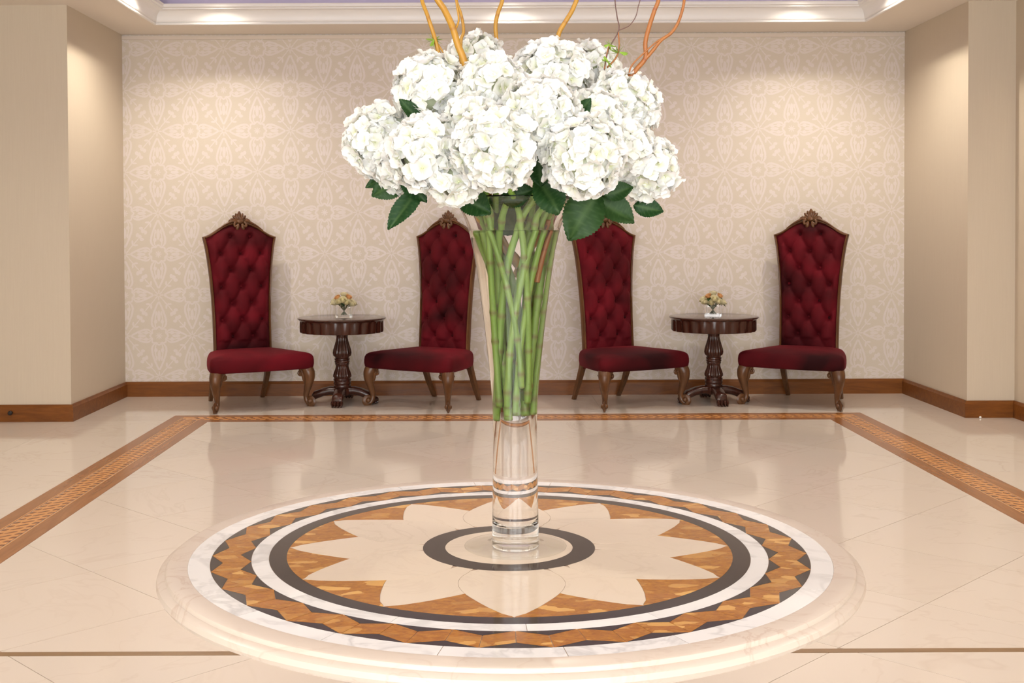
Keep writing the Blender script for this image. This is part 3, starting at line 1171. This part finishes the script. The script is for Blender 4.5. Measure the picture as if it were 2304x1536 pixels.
    for s_ in (-1, 1):
        sec = []
        for (x, y, z, h) in ((0.210, 0.165, 0.33, 0.020), (0.211, 0.180, 0.26, 0.020), (0.210, 0.240, 0.13, 0.017), (0.205, 0.312, 0.0008, 0.0135)):
            sec.append([(s_ * x + a * h, y + b * h, z) for a, b in ((-1, -1), (1, -1), (1, 1), (-1, 1))])
        MB().rings(sec).obj('leg', M['chairwood'], root, angle=30)
    return root


chairs = [(-1.770, 8.925, 29, 'red velvet high-back chair at the far left, turned right towards its side table'),
          (-0.392, 8.930, -32, 'red velvet high-back chair half hidden behind the left edge of the tall glass vase'),
          (1.000, 8.925, 28, 'red velvet high-back chair just right of the tall glass vase, turned right'),
          (2.372, 8.92, -31, 'red velvet high-back chair at the far right, turned left towards its side table')]
proto = build_chair()
for i, (x, y, a, lab) in enumerate(chairs):
    c = proto if i == 0 else copy_tree(proto)
    c.location = (x, y, 0.0005)
    c.rotation_euler = (0, 0, R(a))
    tag(c, lab, 'chair', 'red velvet high-back chairs along the papered wall')

# ------------------------------------------------------------------ side tables
def build_side_table():
    root = empty('side_table')
    MB().lathe([(0.0, 0.622), (0.316, 0.622), (0.322, 0.628), (0.330, 0.634), (0.331, 0.640), (0.326, 0.6435), (0.314, 0.6445), (0.306, 0.6455), (0.0, 0.6455)], 72).obj('tabletop', M['mahogany_top'], root, angle=40)
    MB().lathe([(0.0, 0.532), (0.285, 0.532), (0.308, 0.535), (0.312, 0.545), (0.312, 0.605), (0.312, 0.6215), (0.0, 0.6215)], 216, lambda a, z: 1 + (0.045 * abs(cos(12 * a)) - 0.040 if 0.533 < z < 0.621 else 0)).obj('apron', M['mahogany'], root, angle=50)
    prof = [(0.0, 0.532), (0.058, 0.532), (0.056, 0.520), (0.044, 0.505), (0.041, 0.490), (0.046, 0.465), (0.056, 0.430), (0.065, 0.400), (0.068, 0.378), (0.064, 0.358), (0.054, 0.348),
            (0.052, 0.340), (0.058, 0.335), (0.058, 0.327), (0.053, 0.323), (0.057, 0.317), (0.057, 0.308), (0.052, 0.303), (0.055, 0.296), (0.050, 0.288), (0.046, 0.278), (0.050, 0.258),
            (0.060, 0.232), (0.066, 0.212), (0.066, 0.200), (0.060, 0.190), (0.064, 0.184), (0.067, 0.176), (0.062, 0.168), (0.066, 0.158), (0.066, 0.148), (0.061, 0.141), (0.064, 0.132),
            (0.064, 0.122), (0.060, 0.115), (0.066, 0.108), (0.068, 0.085), (0.060, 0.062), (0.0, 0.060)]

    def flute(a, z):
        if 0.35 < z < 0.50 or 0.192 < z < 0.285:
            return 1 + 0.045 * cos(18 * a)
        return 1
    MB().lathe(prof, 144, flute).obj('pedestal', M['mahogany'], root, angle=50)
    lg = MB()
    sec = []
    for r_, z, wd, ht in ((0.040, 0.092, 0.038, 0.032), (0.090, 0.094, 0.038, 0.032), (0.140, 0.084, 0.040, 0.032), (0.180, 0.068, 0.041, 0.032), (0.212, 0.056, 0.041, 0.034), (0.226, 0.042, 0.038, 0.030)):
        ring = []
        for k in range(12):
            a = 2 * pi * k / 12
            c_, s_ = cos(a), sin(a)
            ex = lambda t: math.copysign(abs(t) ** 0.6, t)
            ring.append((wd * ex(c_), -r_, z + ht * ex(s_)))
        sec.append(ring)
    lg.rings(sec)
    for x, dy in ((-0.033, 0.0), (-0.0115, -0.010), (0.0115, -0.010), (0.033, 0.0)):
        lg.ball((x, -0.236 + dy, 0.026), (0.0135, 0.028, 0.0255), None, 8, 6)
        lg.ball((x, -0.255 + dy, 0.010), (0.006, 0.010, 0.0095), None, 6, 5)
    me = lg.mesh('leg', M['mahogany'], True, 60)
    for k in range(4):
        link('leg', me, root, Matrix.Rotation(pi / 2 * k, 4, 'Z'))
    return root


proto_t = build_side_table()
for i, (x, y, a, lab) in enumerate(((-1.078, 8.965, -3, 'dark mahogany pedestal side table between the two left chairs'),
                                    (1.708, 8.935, 5, 'dark mahogany pedestal side table between the two right chairs'))):
    c = proto_t if i == 0 else copy_tree(proto_t)
    c.location = (x, y, 0.0006)
    c.rotation_euler = (0, 0, R(a))
    tag(c, lab, 'table', 'pedestal side tables between the chairs')


# small square vases with roses
def petal_grid(L, W, cup, curl, n=4, mth=3):
    vs_, fs, tn = [], [], []
    for i in range(n + 1):
        t = i / n
        wd = W * (sin(pi * min(1, (0.12 + 0.88 * t)) ** 0.8) ** 0.6 if t < 0.98 else 0.5)
        for j in range(mth + 1):
            u = -1 + 2 * j / mth
            tt_ = t - (0.10 * u * u * (t > 0.6))
            vs_.append(Vector((u * wd, L * tt_, cup * (u * u) * wd + curl * t * t)))
            tn.append(min(1, 0.15 + t * 1.2))
    for i in range(n):
        for j in range(mth):
            a = i * (mth + 1) + j
            fs.append((a, a + 1, a + mth + 2, a + mth + 1))
    return vs_, fs, tn


def rose_mesh(mt, name):
    mb = MB()
    mb.ball((0, 0, 0.006), (0.010, 0.010, 0.012), None, 8, 6)
    mb.tone = [0.3] * len(mb.v)
    for k in range(14):
        f = k / 13
        az = k * 2.4
        rad_, hgt = 0.008 + 0.014 * f, 0.022 - 0.008 * f
        vs_, fs, tn = [], [], []
        for i in range(6):                       # a cupped shell patch
            t = i / 5
            for j in range(7):
                a = (-1 + j / 3) * (1.15 - 0.25 * f)
                rr = rad_ * (0.35 + 0.65 * sin(min(1.0, t * 1.15) * pi / 2)) + 0.006 * f * t ** 3
                z = -0.012 + (hgt + 0.012) * t - 0.004 * (j / 3 - 1) ** 2 * t
                vs_.append(Vector((rr * sin(az + a), rr * cos(az + a), z)))
                tn.append(min(1, 0.2 + 0.9 * t))
        for i in range(5):
            for j in range(6):
                q = i * 7 + j
                fs.append((q, q + 1, q + 8, q + 7))
        mb.add(vs_, fs, tn)
    return mb.mesh(name, mt, True, 180, recalc=False)


rc, rp = rose_mesh(M['rose_cream'], 'rose_head'), rose_mesh(M['rose_peach'], 'rose_head')


def leaf_geo(L, W, n=14, mth=6, droop=0.15, fold=0.25, teeth=0.06, wave=0.03, seed=0):
    rg = random.Random(seed)
    vs_, fs, tn = [], [], []
    ph = rg.random() * 6
    for i in range(n + 1):
        t = i / n
        wd = W * 0.5 * (sin(pi * t ** 0.82) ** 0.8 if 0 < t < 1 else 0.02)
        tooth = teeth * W * (1 if i % 2 else -1) * (0 < t < 1)
        for j in range(mth + 1):
            u = -1 + 2 * j / mth
            x = u * (wd + (tooth if abs(u) > 0.99 else 0))
            rib = 0.03 * W * cos(2 * pi * (t * 7 - abs(u) * 1.3))
            z = abs(u) * wd * fold - droop * L * t * t + wave * W * sin(ph + 5 * t + 3 * u) + rib * (0.2 + abs(u)) * 0.5
            vs_.append(Vector((x, L * (t + 0.04 * abs(u) * sin(pi * t)), z)))
            tn.append(1.0 if abs(u) < 0.01 else (0.5 if cos(2 * pi * (t * 7 - abs(u) * 1.3)) > 0.8 else 0.0))
    for i in range(n):
        for j in range(mth):
            a = i * (mth + 1) + j
            fs.append((a, a + 1, a + mth + 2, a + mth + 1))
    return vs_, fs, tn


def square_vase(x, y, rz, wv, hv, where, ang):
    z0 = 0.6463
    v = tag(empty('square_vase', (x, y, z0), R(rz)), 'small clear square glass vase ' + where, 'vase')
    h = wv / 2
    mb = MB().box(-h, h, -h, h, 0.0, hv)
    mb.f = [f for f in mb.f if f != (4, 5, 7, 6)]
    mb.mi = [0] * len(mb.f)
    q = h - 0.009
    b0 = len(mb.v)
    mb.add([(-q, -q, 0.014), (q, -q, 0.014), (q, q, 0.014), (-q, q, 0.014), (-q, -q, hv), (q, -q, hv), (q, q, hv), (-q, q, hv)],
           [(0, 1, 2, 3), (0, 4, 5, 1), (1, 5, 6, 2), (2, 6, 7, 3), (3, 7, 4, 0)])
    o4 = [4, 5, 7, 6]
    i4 = [b0 + 4, b0 + 5, b0 + 6, b0 + 7]
    for k in range(4):
        mb.f.append((o4[k], o4[(k + 1) % 4], i4[(k + 1) % 4], i4[k]))
        mb.mi.append(0)
    mb.obj('glass_body', M['thin_glass'], v, smooth=False)
    q -= 0.0006
    MB().box(-q, q, -q, q, 0.0148, hv * 0.72).obj('water', M['water_top'], v, smooth=False)
    rg = random.Random(int(ang * 100))
    # roses: offset from the vase centre, height of the head above the table
    heads = [(-0.040, -0.042, 0.146, 1, 'at the upper left of'), (0.042, -0.038, 0.148, 1, 'at the upper right of'), (0.002, 0.006, 0.162, 0, 'at the very top of'), (0.0, -0.062, 0.126, 0, 'high at the front of')]
    words = ['at the right end of', 'at the back of', 'at the back of', 'at the back of', 'at the left end of', 'low at the left of', 'low at the front left of', 'low at the front right of', 'low at the right of']
    for k in range(9):
        a = 2 * pi * k / 9 + 0.2
        heads.append((0.070 * cos(a), 0.064 * sin(a), 0.108 + rg.uniform(-0.010, 0.014), 0, words[k]))
    for dx, dy, hz, peach, wrd in heads:
        hd = Vector((dx, dy, hz))
        foot = Vector((-dx * 0.35, -dy * 0.35, 0.018))
        r_ = tag(empty('rose', (x, y, z0)), 'small ' + ('peach' if peach else 'cream') + ' rose ' + wrd + ' the posy ' + where, 'rose', ('peach' if peach else 'cream') + ' roses ' + where)
        dirv = Vector((dx * 1.0, dy * 1.0, 0.07)).normalized()
        rot = dirv.to_track_quat('Z', 'Y').to_matrix().to_4x4()
        link('rose_head', rp if peach else rc, r_, Matrix.Translation(hd) @ rot @ Matrix.Scale(0.95 if peach else 1.25, 4))
        neck = Vector((dx * 0.55, dy * 0.55, hv - 0.005))
        MB().tube(smooth_path([foot, neck * 0.5 + foot * 0.5, neck, hd - dirv * 0.004], 3), 0.0024, 6).obj('stem', M['rose_stem'], r_, angle=180)
        if rg.random() < 0.6:
            vs_, fs, tn = leaf_geo(0.042, 0.026, 8, 4, seed=rg.randint(0, 99))
            lf = MB().add(vs_, fs, tn).obj('leaf', M['leaf'], r_, angle=180, recalc=False)
            lf.matrix_basis = Matrix.Translation(hd - dirv * 0.012) @ Matrix.Rotation(rg.uniform(0, 6.28), 4, 'Z') @ Matrix.Rotation(R(-20), 4, 'X')


square_vase(-1.062, 8.955, 14, 0.112, 0.098, 'on the left side table', 1.0)
square_vase(1.700, 8.920, -16, 0.114, 0.096, 'on the right side table', 2.0)

# ------------------------------------------------------------------ tall glass vase
VC = Vector((0.0535, 2.1929))
OUT = [(0.7005, 0.0), (0.735, 0.0428), (0.80, 0.0418), (0.889, 0.0405), (0.94, 0.0408), (0.97, 0.0420), (1.01, 0.0452), (1.053, 0.0495), (1.095, 0.0540), (1.134, 0.0588), (1.175, 0.0642), (1.216, 0.0702), (1.25, 0.0762), (1.281, 0.0832), (1.305, 0.0912), (1.325, 0.1005), (1.342, 0.1110)]


def cr_tab(tab, x):
    for i in range(len(tab) - 1):
        if x <= tab[i + 1][0]:
            p0, p1, p2, p3 = tab[max(i - 1, 0)], tab[i], tab[i + 1], tab[min(i + 2, len(tab) - 1)]
            t = (x - p1[0]) / (p2[0] - p1[0])
            return 0.5 * (2 * p1[1] + (p2[1] - p0[1]) * t + (2 * p0[1] - 5 * p1[1] + 4 * p2[1] - p3[1]) * t * t + (3 * p1[1] - p0[1] - 3 * p2[1] + p3[1]) * t ** 3)
    return tab[-1][1]


OUT2 = OUT[1:]
WALL = 0.0042


def rin(z):
    return cr_tab(OUT2, max(0.735, z)) - WALL


WZ = 1.2835
vase = tag(empty('tall_vase', (VC.x, VC.y, TZ)), 'tall clear trumpet glass vase standing on the round marble table', 'vase')
MB().lathe([(0.0436, 0.0007), (0.06, 0.0007), (0.090, 0.0007), (0.0925, 0.0009), (0.0938, 0.0016), (0.0942, 0.0024), (0.0938, 0.0032), (0.0925, 0.0038), (0.090, 0.0041), (0.082, 0.0045), (0.072, 0.0050),
            (0.060, 0.0058), (0.052, 0.0070), (0.0475, 0.0090), (0.0450, 0.0125), (0.0436, 0.018), (0.0436, 0.0007)], 96).obj('foot', M['sheet_glass'], vase, angle=180, recalc=False)
prof = [(0.0, 0.0006), (0.02, 0.0006), (0.0405, 0.0006), (0.0418, 0.0010), (0.0425, 0.0022), (0.0427, 0.004), (0.0428, 0.012), (0.0428, 0.026)]
zz = 0.735
while zz < 1.342:
    prof.append((cr_tab(OUT2, zz), zz - TZ))
    zz += 0.0119
prof += [(0.1112, 0.6425), (0.1100, 0.6445), (0.1080, 0.6440)]
zz = 1.338
while zz > WZ + 0.004:
    prof.append((rin(zz), zz - TZ))
    zz -= 0.0095
prof.append((rin(WZ), WZ - TZ))
MB().lathe(prof, 96).obj('glass_body', M['glass'], vase, angle=180, recalc=False)
wb = MB()
wp = [(0.0, 0.040), (0.020, 0.0402), (0.033, 0.043), (0.0372, 0.050)]
zz = 0.757
while zz < WZ - 0.003:
    wp.append((rin(zz), zz - TZ))
    zz += 0.0117
wp.append((rin(WZ), WZ - TZ))
wb.lathe(wp, 96)
wb.cur = 1
wb.lathe([(rin(WZ), WZ - TZ), (0.0, WZ - TZ)], 96)
wo = wb.obj('water', [M['water_side'], M['water_top']], vase, angle=60, recalc=False)
wo['label'] = 'clear water filling the vase'


def vp(z, rho, th):
    r = rin(z) * rho
    return Vector((VC.x + r * cos(th), VC.y + r * sin(th), z))


# ------------------------------------------------------------------ hydrangeas
def floret_mesh(k):
    rg = random.Random(100 + k)
    mb = MB()
    mb.ball((0, 0, 0.001), (0.0022, 0.0022, 0.0018), None, 6, 4)
    mb.tone = [0.02] * len(mb.v)
    for q in range(4):
        L, W = rg.uniform(0.0175, 0.0205), rg.uniform(0.0095, 0.0115)
        vs_, fs, tn = [], [], []
        n_, m_ = 4, 4
        curl, cup = rg.uniform(-0.004, 0.004), rg.uniform(0.12, 0.40)
        for i in range(n_ + 1):
            t = i / n_
            wd = W * (0.18, 0.72, 1.0, 1.0, 0.62)[i]
            for j in range(m_ + 1):
                u = -1 + 2 * j / m_
                y = L * (t - (0, 0, 0.02, 0.08, 0.20)[i] * u * u)
                z = cup * abs(u) * wd + 0.005 * t + curl * t * t + 0.0012 * sin(9 * t + 4 * u + k + q)
                vs_.append(Vector((u * wd, y + 0.001, z)))
                tn.append(min(1.0, (0.05, 0.55, 0.95, 1, 1)[i]))
        for i in range(n_):
            for j in range(m_):
                a = i * (m_ + 1) + j
                fs.append((a, a + 1, a + m_ + 2, a + m_ + 1))
        rot = Matrix.Rotation(pi / 2 * q + rg.uniform(-0.12, 0.12), 3, 'Z') @ Matrix.Rotation(rg.uniform(-0.05, 0.35), 3, 'X')
        mb.add([rot @ p for p in vs_], fs, tn)
    return mb.mesh('floret', M['petal'], True, 180, recalc=False)


FL = [floret_mesh(k) for k in range(7)]
# seen at (u, v), radius in frame units, depth offset from the vase axis, label
HEADS = [
    (852, 318, 82, -0.02, 'white hydrangea at the far left edge of the tall bouquet'),
    (968, 205, 88, -0.05, 'white hydrangea at the upper left of the tall bouquet, under the thickest willow branch'),
    (1072, 130, 56, 0.13, 'small white hydrangea rising at the back beside the thickest willow branch'),
    (1108, 205, 84, -0.08, 'white hydrangea above the middle, left of the topmost one'),
    (1240, 178, 94, 0.02, 'white hydrangea at the top centre of the tall bouquet'),
    (1325, 165, 68, 0.09, 'white hydrangea at the top right, behind the topmost one'),
    (1216, 262, 92, -0.165, 'creamy hydrangea in the very middle of the tall bouquet'),
    (1402, 238, 82, -0.03, 'white hydrangea at the upper right, below the forked red willow'),
    (960, 345, 88, -0.15, 'white hydrangea at the lower left, beside the dark leaf gap'),
    (1020, 395, 66, -0.165, 'white hydrangea at the lowest left, touching the vase rim'),
    (1115, 335, 98, -0.21, 'white hydrangea at the lower centre, nearest above the stems'),
    (1312, 350, 96, -0.20, 'white hydrangea at the lower right of centre above the big hanging leaf'),
    (1402, 330, 66, -0.09, 'white hydrangea between the lower right one and the far right one'),
    (1452, 378, 76, -0.05, 'white hydrangea at the far right edge of the tall bouquet'),
    (1342, 268, 68, -0.09, 'white hydrangea tucked between the middle one and the upper right one'),
    (900, 372, 62, -0.06, 'white hydrangea tucked under the far left one, above the drooping leaves'),
    (1065, 275, 66, -0.13, 'white hydrangea half covered above the lower centre one'),
]
DOME = Vector((VC.x, VC.y, 1.335))
heads = []
for (u, v, rpx, dy, lab) in HEADS:
    c = at(u, v, VC.y + dy)
    heads.append((c, rpx * 0.935 / FPX * (VC.y + dy), lab))
hyd = []
ns = len(heads)
for i, (c, r, lab) in enumerate(heads):
    rg = random.Random(i)
    # stem: spot in the column bottom (sunflower spread), twisting up to the rim, on to the head
    rho_b = 0.80 * sqrt((i + 0.6) / ns)
    th_b = i * 2.39996 + 0.5
    dirv = (c - DOME)
    th_t = atan2(dirv.y, dirv.x)
    spread = min(1.0, math.hypot(dirv.x, dirv.y) / 0.24)
    dth = (th_t - th_b + pi) % (2 * pi) - pi
    zb = rg.uniform(0.925, 1.0)
    pts = []
    for k in range(9):
        t = k / 8
        z = zb + (1.325 - zb) * t
        rho = rho_b * (1 - t) + (0.16 + 0.68 * spread) * t
        rho = rho * (1 - 0.35 * sin(pi * t) * (abs(dth) > 2))
        pts.append(vp(z, rho, th_b + dth * (t ** 1.2) * 0.8))
    axis = (dirv + Vector((0, 0, 0.05))).normalized()
    pts.append(c - axis * r * 0.95)
    pts.append(c - axis * r * 0.3)
    root = tag(empty('hydrangea', pts[0]), lab, 'hydrangea', 'white hydrangeas in the tall vase')
    o0 = pts[0]
    path = smooth_path([p - o0 for p in pts], 6)
    npth = len(path)
    sr = rg.uniform(0.0050, 0.0063)
    node_at = [int(npth * f + rg.uniform(-2, 2)) for f in (0.06, 0.24, 0.42, 0.58, 0.74)]
    rad, tone = [], []
    for k in range(npth):
        dn = min(abs(k - q) for q in node_at)
        rad.append(sr * (1.28 if dn == 0 else 1.06 if dn == 1 else 1.0))
        tone.append(0.75 if dn == 0 else (0.55 if k == 0 else 0.0))
    MB().tube(path, rad, 10, tone=tone).obj('stem', M['stem'], root, angle=180)
    head = MB().ball((0, 0, 0), (r * 0.66, r * 0.66, r * 0.60), axis.to_track_quat('Z', 'Y').to_matrix(), 16, 12).obj('flower_head', M['head_core'], root, angle=180)
    head.location = c - o0
    nf = int(4 * pi * r * r / (0.0200 ** 2 * 0.866))
    rq = axis.to_track_quat('Z', 'Y').to_matrix()
    for k in range(nf):
        zc = 1 - 2 * (k + 0.5) / nf
        if zc < -0.80:
            continue
        ph = k * 2.399963 + i
        rr = sqrt(1 - zc * zc)
        n = rq @ Vector((rr * cos(ph), rr * sin(ph), zc))
        n = (n + Vector((rg.gauss(0, 0.10), rg.gauss(0, 0.10), rg.gauss(0, 0.10)))).normalized()
        p = n * (r * rg.uniform(0.80, 0.95) * (0.93 + 0.07 * rr))
        wp_ = c + p
        if any(j != i and (wp_ - hc).length < hr * 0.74 for j, (hc, hr, _) in enumerate(heads)):
            continue
        m4 = (n + Vector((rg.gauss(0, 0.22), rg.gauss(0, 0.22), rg.gauss(0, 0.22)))).normalized().to_track_quat('Z', 'Y').to_matrix().to_4x4()
        s_ = rg.uniform(0.88, 1.16)
        link('floret', FL[rg.randrange(7)], head, Matrix.Translation(p) @ m4 @ Matrix.Rotation(rg.uniform(0, 6.28), 4, 'Z') @ Matrix.Scale(s_, 4))
    hyd.append((root, c, o0))

# leaves: base, tip (place in the frame), depth offset, width, roll
LEAVES = [((915, 398), (836, 440), -0.06, 0.048, 0.3), ((950, 418), (871, 515), -0.08, 0.040, -0.2), ((900, 398), (962, 450), -0.10, 0.036, 0.4),
          ((1030, 432), (1104, 480), -0.09, 0.050, -0.3), ((1166, 520), (1092, 440), -0.02, 0.062, 0.1), ((1212, 398), (1258, 482), -0.125, 0.064, 0.2),
          ((1345, 432), (1278, 538), -0.10, 0.074, -0.1), ((1342, 445), (1428, 500), -0.08, 0.052, 0.25), ((1425, 462), (1493, 474), -0.05, 0.036, -0.3),
          ((945, 272), (900, 222), -0.10, 0.026, 0.2), ((1160, 296), (1126, 244), -0.19, 0.018, 0.2), ((1292, 266), (1330, 222), -0.14, 0.026, 0.5),
          ((1216, 420), (1214, 338), -0.13, 0.040, 0.1), ((1360, 440), (1424, 420), -0.10, 0.034, 0.3), ((1130, 452), (1200, 424), -0.09, 0.046, 0.0),
          ((1150, 470), (1232, 440), 0.03, 0.060, 0.0), ((1190, 500), (1130, 430), 0.05, 0.055, 0.2), ((880, 390), (822, 422), -0.02, 0.022, 0.6),
          ((932, 262), (912, 250), -0.09, 0.022, 0.0), ((1080, 200), (1062, 240), -0.02, 0.030, 0.0)]
for k, (pb, pt, dy, wd, roll) in enumerate(LEAVES):
    rg = random.Random(50 + k)
    B0 = at(*pb, VC.y + dy)
    T0 = at(*pt, VC.y + dy - 0.012)
    L = (T0 - B0).length
    yv = (T0 - B0).normalized()
    nv = Vector((roll, -1, 0.35)).normalized()
    nv = (nv - yv * nv.dot(yv)).normalized()
    xv = yv.cross(nv)
    m4 = Matrix((xv, yv, nv)).transposed().to_4x4()
    root, c, o0 = min(hyd, key=lambda h: (h[1] - B0).length)
    vs_, fs, tn = leaf_geo(L, wd, 34, 8, droop=rg.uniform(0.02, 0.14), fold=rg.uniform(0.05, 0.3), teeth=0.018, wave=0.06, seed=k)
    lf = MB().add(vs_, fs, tn).obj('leaf', M['leaf'], root, angle=180, recalc=False)
    lf.matrix_basis = Matrix.Translation(B0 - o0) @ m4

# ------------------------------------------------------------------ willow branches
def willow(lab, mt, main, rho_b, th_b, zb, r0, r1, twigs=(), buds=(), dy=0.0):
    """main: places in the frame with depth offset, from the flowers upwards"""
    up_ = [at(u, v, VC.y + d) for u, v, d in main]
    first = up_[0]
    th_t = atan2(first.y - VC.y, first.x - VC.x)
    dth = (th_t - th_b + pi) % (2 * pi) - pi
    inn = []
    for k in range(6):
        t = k / 5
        z = zb + (1.322 - zb) * t
        inn.append(vp(z, rho_b * (1 - t) + min(0.8, rho_b + 0.2) * t, th_b + dth * t * 0.8))
    o0 = inn[0]
    root = tag(empty('willow_branch', o0), lab, 'branch', 'curly willow branches in the tall vase')
    path = smooth_path([p - o0 for p in inn + up_], 7)
    n_ = len(path)
    bare = int(n_ * 0.5)
    MB().tube(path, [r0 + (r1 - r0) * (k / n_) for k in range(n_)], 9, tone=[0.6 if (k * 7 + 3) % 23 == 0 else 0.0 for k in range(n_)]).obj('main_stem', mt, root, angle=180)
    for pts, ra, rb, tm in twigs:
        pp = smooth_path([at(u, v, VC.y + d) - o0 for u, v, d in pts], 7)
        MB().tube(pp, [ra + (rb - ra) * k / len(pp) for k in range(len(pp))], 7).obj('twig', tm, root, angle=180)
    for k, (u, v, d, s_) in enumerate(buds):
        rg = random.Random(k + int(u))
        p = at(u, v, VC.y + d) - o0
        bm_ = MB()
        for q in range(5):
            vs_, fs, tn = petal_grid(0.011 * s_, 0.003 * s_, 4.0, 0.001)
            rot = Matrix.Rotation(q * 1.26 + rg.random(), 3, 'Y') @ Matrix.Rotation(rg.uniform(-0.5, 0.9), 3, 'X')
            bm_.add([rot @ (p_ + Vector((0, 0.0005, 0))) for p_ in vs_], fs)
        bo = bm_.obj('leaf_bud', M['bud'], root, angle=180, recalc=False)
        bo.location = p
    return root


W_, WR, WD = M['willow'], M['willow_red'], M['willow_dark']
willow('slim golden willow branch leftmost above the bouquet with a green bud', W_,
       [(1000, 190, -0.02), (986, 116, -0.03), (975, 75, -0.03), (962, 35, -0.03), (948, -12, -0.02), (962, -70, -0.02), (940, -140, -0.01), (958, -210, 0.0)], 0.55, 2.6, 1.24, 0.0050, 0.0030,
       [([(986, 100, -0.03), (996, 116, -0.032), (1006, 128, -0.034)], 0.0018, 0.0012, W_)], [(977, 88, -0.035, 1.2)])
willow('thickest golden willow branch left of centre above the bouquet', W_,
       [(1060, 240, -0.07), (1048, 150, -0.075), (1030, 100, -0.075), (1018, 60, -0.075), (1000, 22, -0.07), (980, -15, -0.07), (988, -80, -0.06), (965, -150, -0.05), (985, -230, -0.05)], 0.35, 1.2, 1.22, 0.0078, 0.0050,
       [([(1022, 72, -0.075), (1032, 46, -0.07), (1028, 15, -0.07), (1024, -10, -0.07)], 0.0020, 0.0016, W_)])
willow('thin golden willow twig right of the thickest branch', W_,
       [(1045, 190, 0.03), (1037, 100, 0.02), (1043, 70, 0.02), (1038, 35, 0.02), (1026, -10, 0.02), (1040, -70, 0.02), (1020, -140, 0.02)], 0.25, 1.8, 1.24, 0.0038, 0.0024)
willow('golden willow branch near the middle above the small back hydrangea', W_,
       [(1120, 170, 0.12), (1117, 92, 0.13), (1115, 58, 0.13), (1120, 30, 0.13), (1131, -8, 0.13), (1120, -70, 0.13), (1140, -150, 0.14)], 0.45, 0.9, 1.22, 0.0050, 0.0036)
willow('golden willow branch right of centre above the topmost hydrangea', W_,
       [(1250, 190, 0.06), (1254, 104, 0.06), (1258, 74, 0.06), (1274, 46, 0.06), (1290, 18, 0.06), (1300, -20, 0.06), (1285, -90, 0.06), (1305, -170, 0.07)], 0.6, 1.5, 1.2, 0.0054, 0.0040)
willow('thin dark forked twig with green buds above the right hydrangeas', WD,
       [(1352, 210, 0.0), (1360, 152, -0.01), (1370, 110, -0.01), (1392, 68, -0.01), (1388, 35, -0.01), (1384, -8, -0.01), (1394, -70, -0.01), (1380, -130, -0.01)], 0.7, 5.5, 1.24, 0.0016, 0.0009,
       [([(1392, 68, -0.01), (1415, 58, -0.01), (1430, 38, -0.01), (1436, 15, -0.01), (1441, -10, -0.01), (1435, -60, -0.01)], 0.0009, 0.0007, WD),
        ([(1366, 152, -0.01), (1386, 130, -0.01), (1393, 105, -0.012), (1391, 72, -0.01)], 0.0017, 0.0012, WR),
        ([(1360, 155, -0.01), (1366, 120, -0.01), (1372, 100, -0.01)], 0.0016, 0.0012, WR)],
       [(1372, 100, -0.015, 0.9), (1393, 117, -0.015, 1.3), (1369, 138, -0.015, 1.0)])
willow('russet willow branch rightmost above the bouquet, forking low', WR,
       [(1395, 250, -0.04), (1413, 184, -0.05), (1432, 156, -0.05), (1452, 130, -0.05), (1452, 95, -0.05), (1462, 55, -0.05), (1472, 25, -0.05), (1482, -10, -0.05), (1470, -80, -0.04), (1490, -160, -0.04)], 0.62, 5.75, 1.19, 0.0054, 0.0034,
       [([(1446, 140, -0.05), (1470, 112, -0.052), (1488, 90, -0.052), (1512, 72, -0.052), (1530, 40, -0.052), (1540, -10, -0.052), (1530, -70, -0.05)], 0.0034, 0.0024, WR),
        ([(1414, 182, -0.05), (1420, 150, -0.053), (1450, 118, -0.054), (1480, 92, -0.053), (1500, 80, -0.053)], 0.0016, 0.0012, WR)])
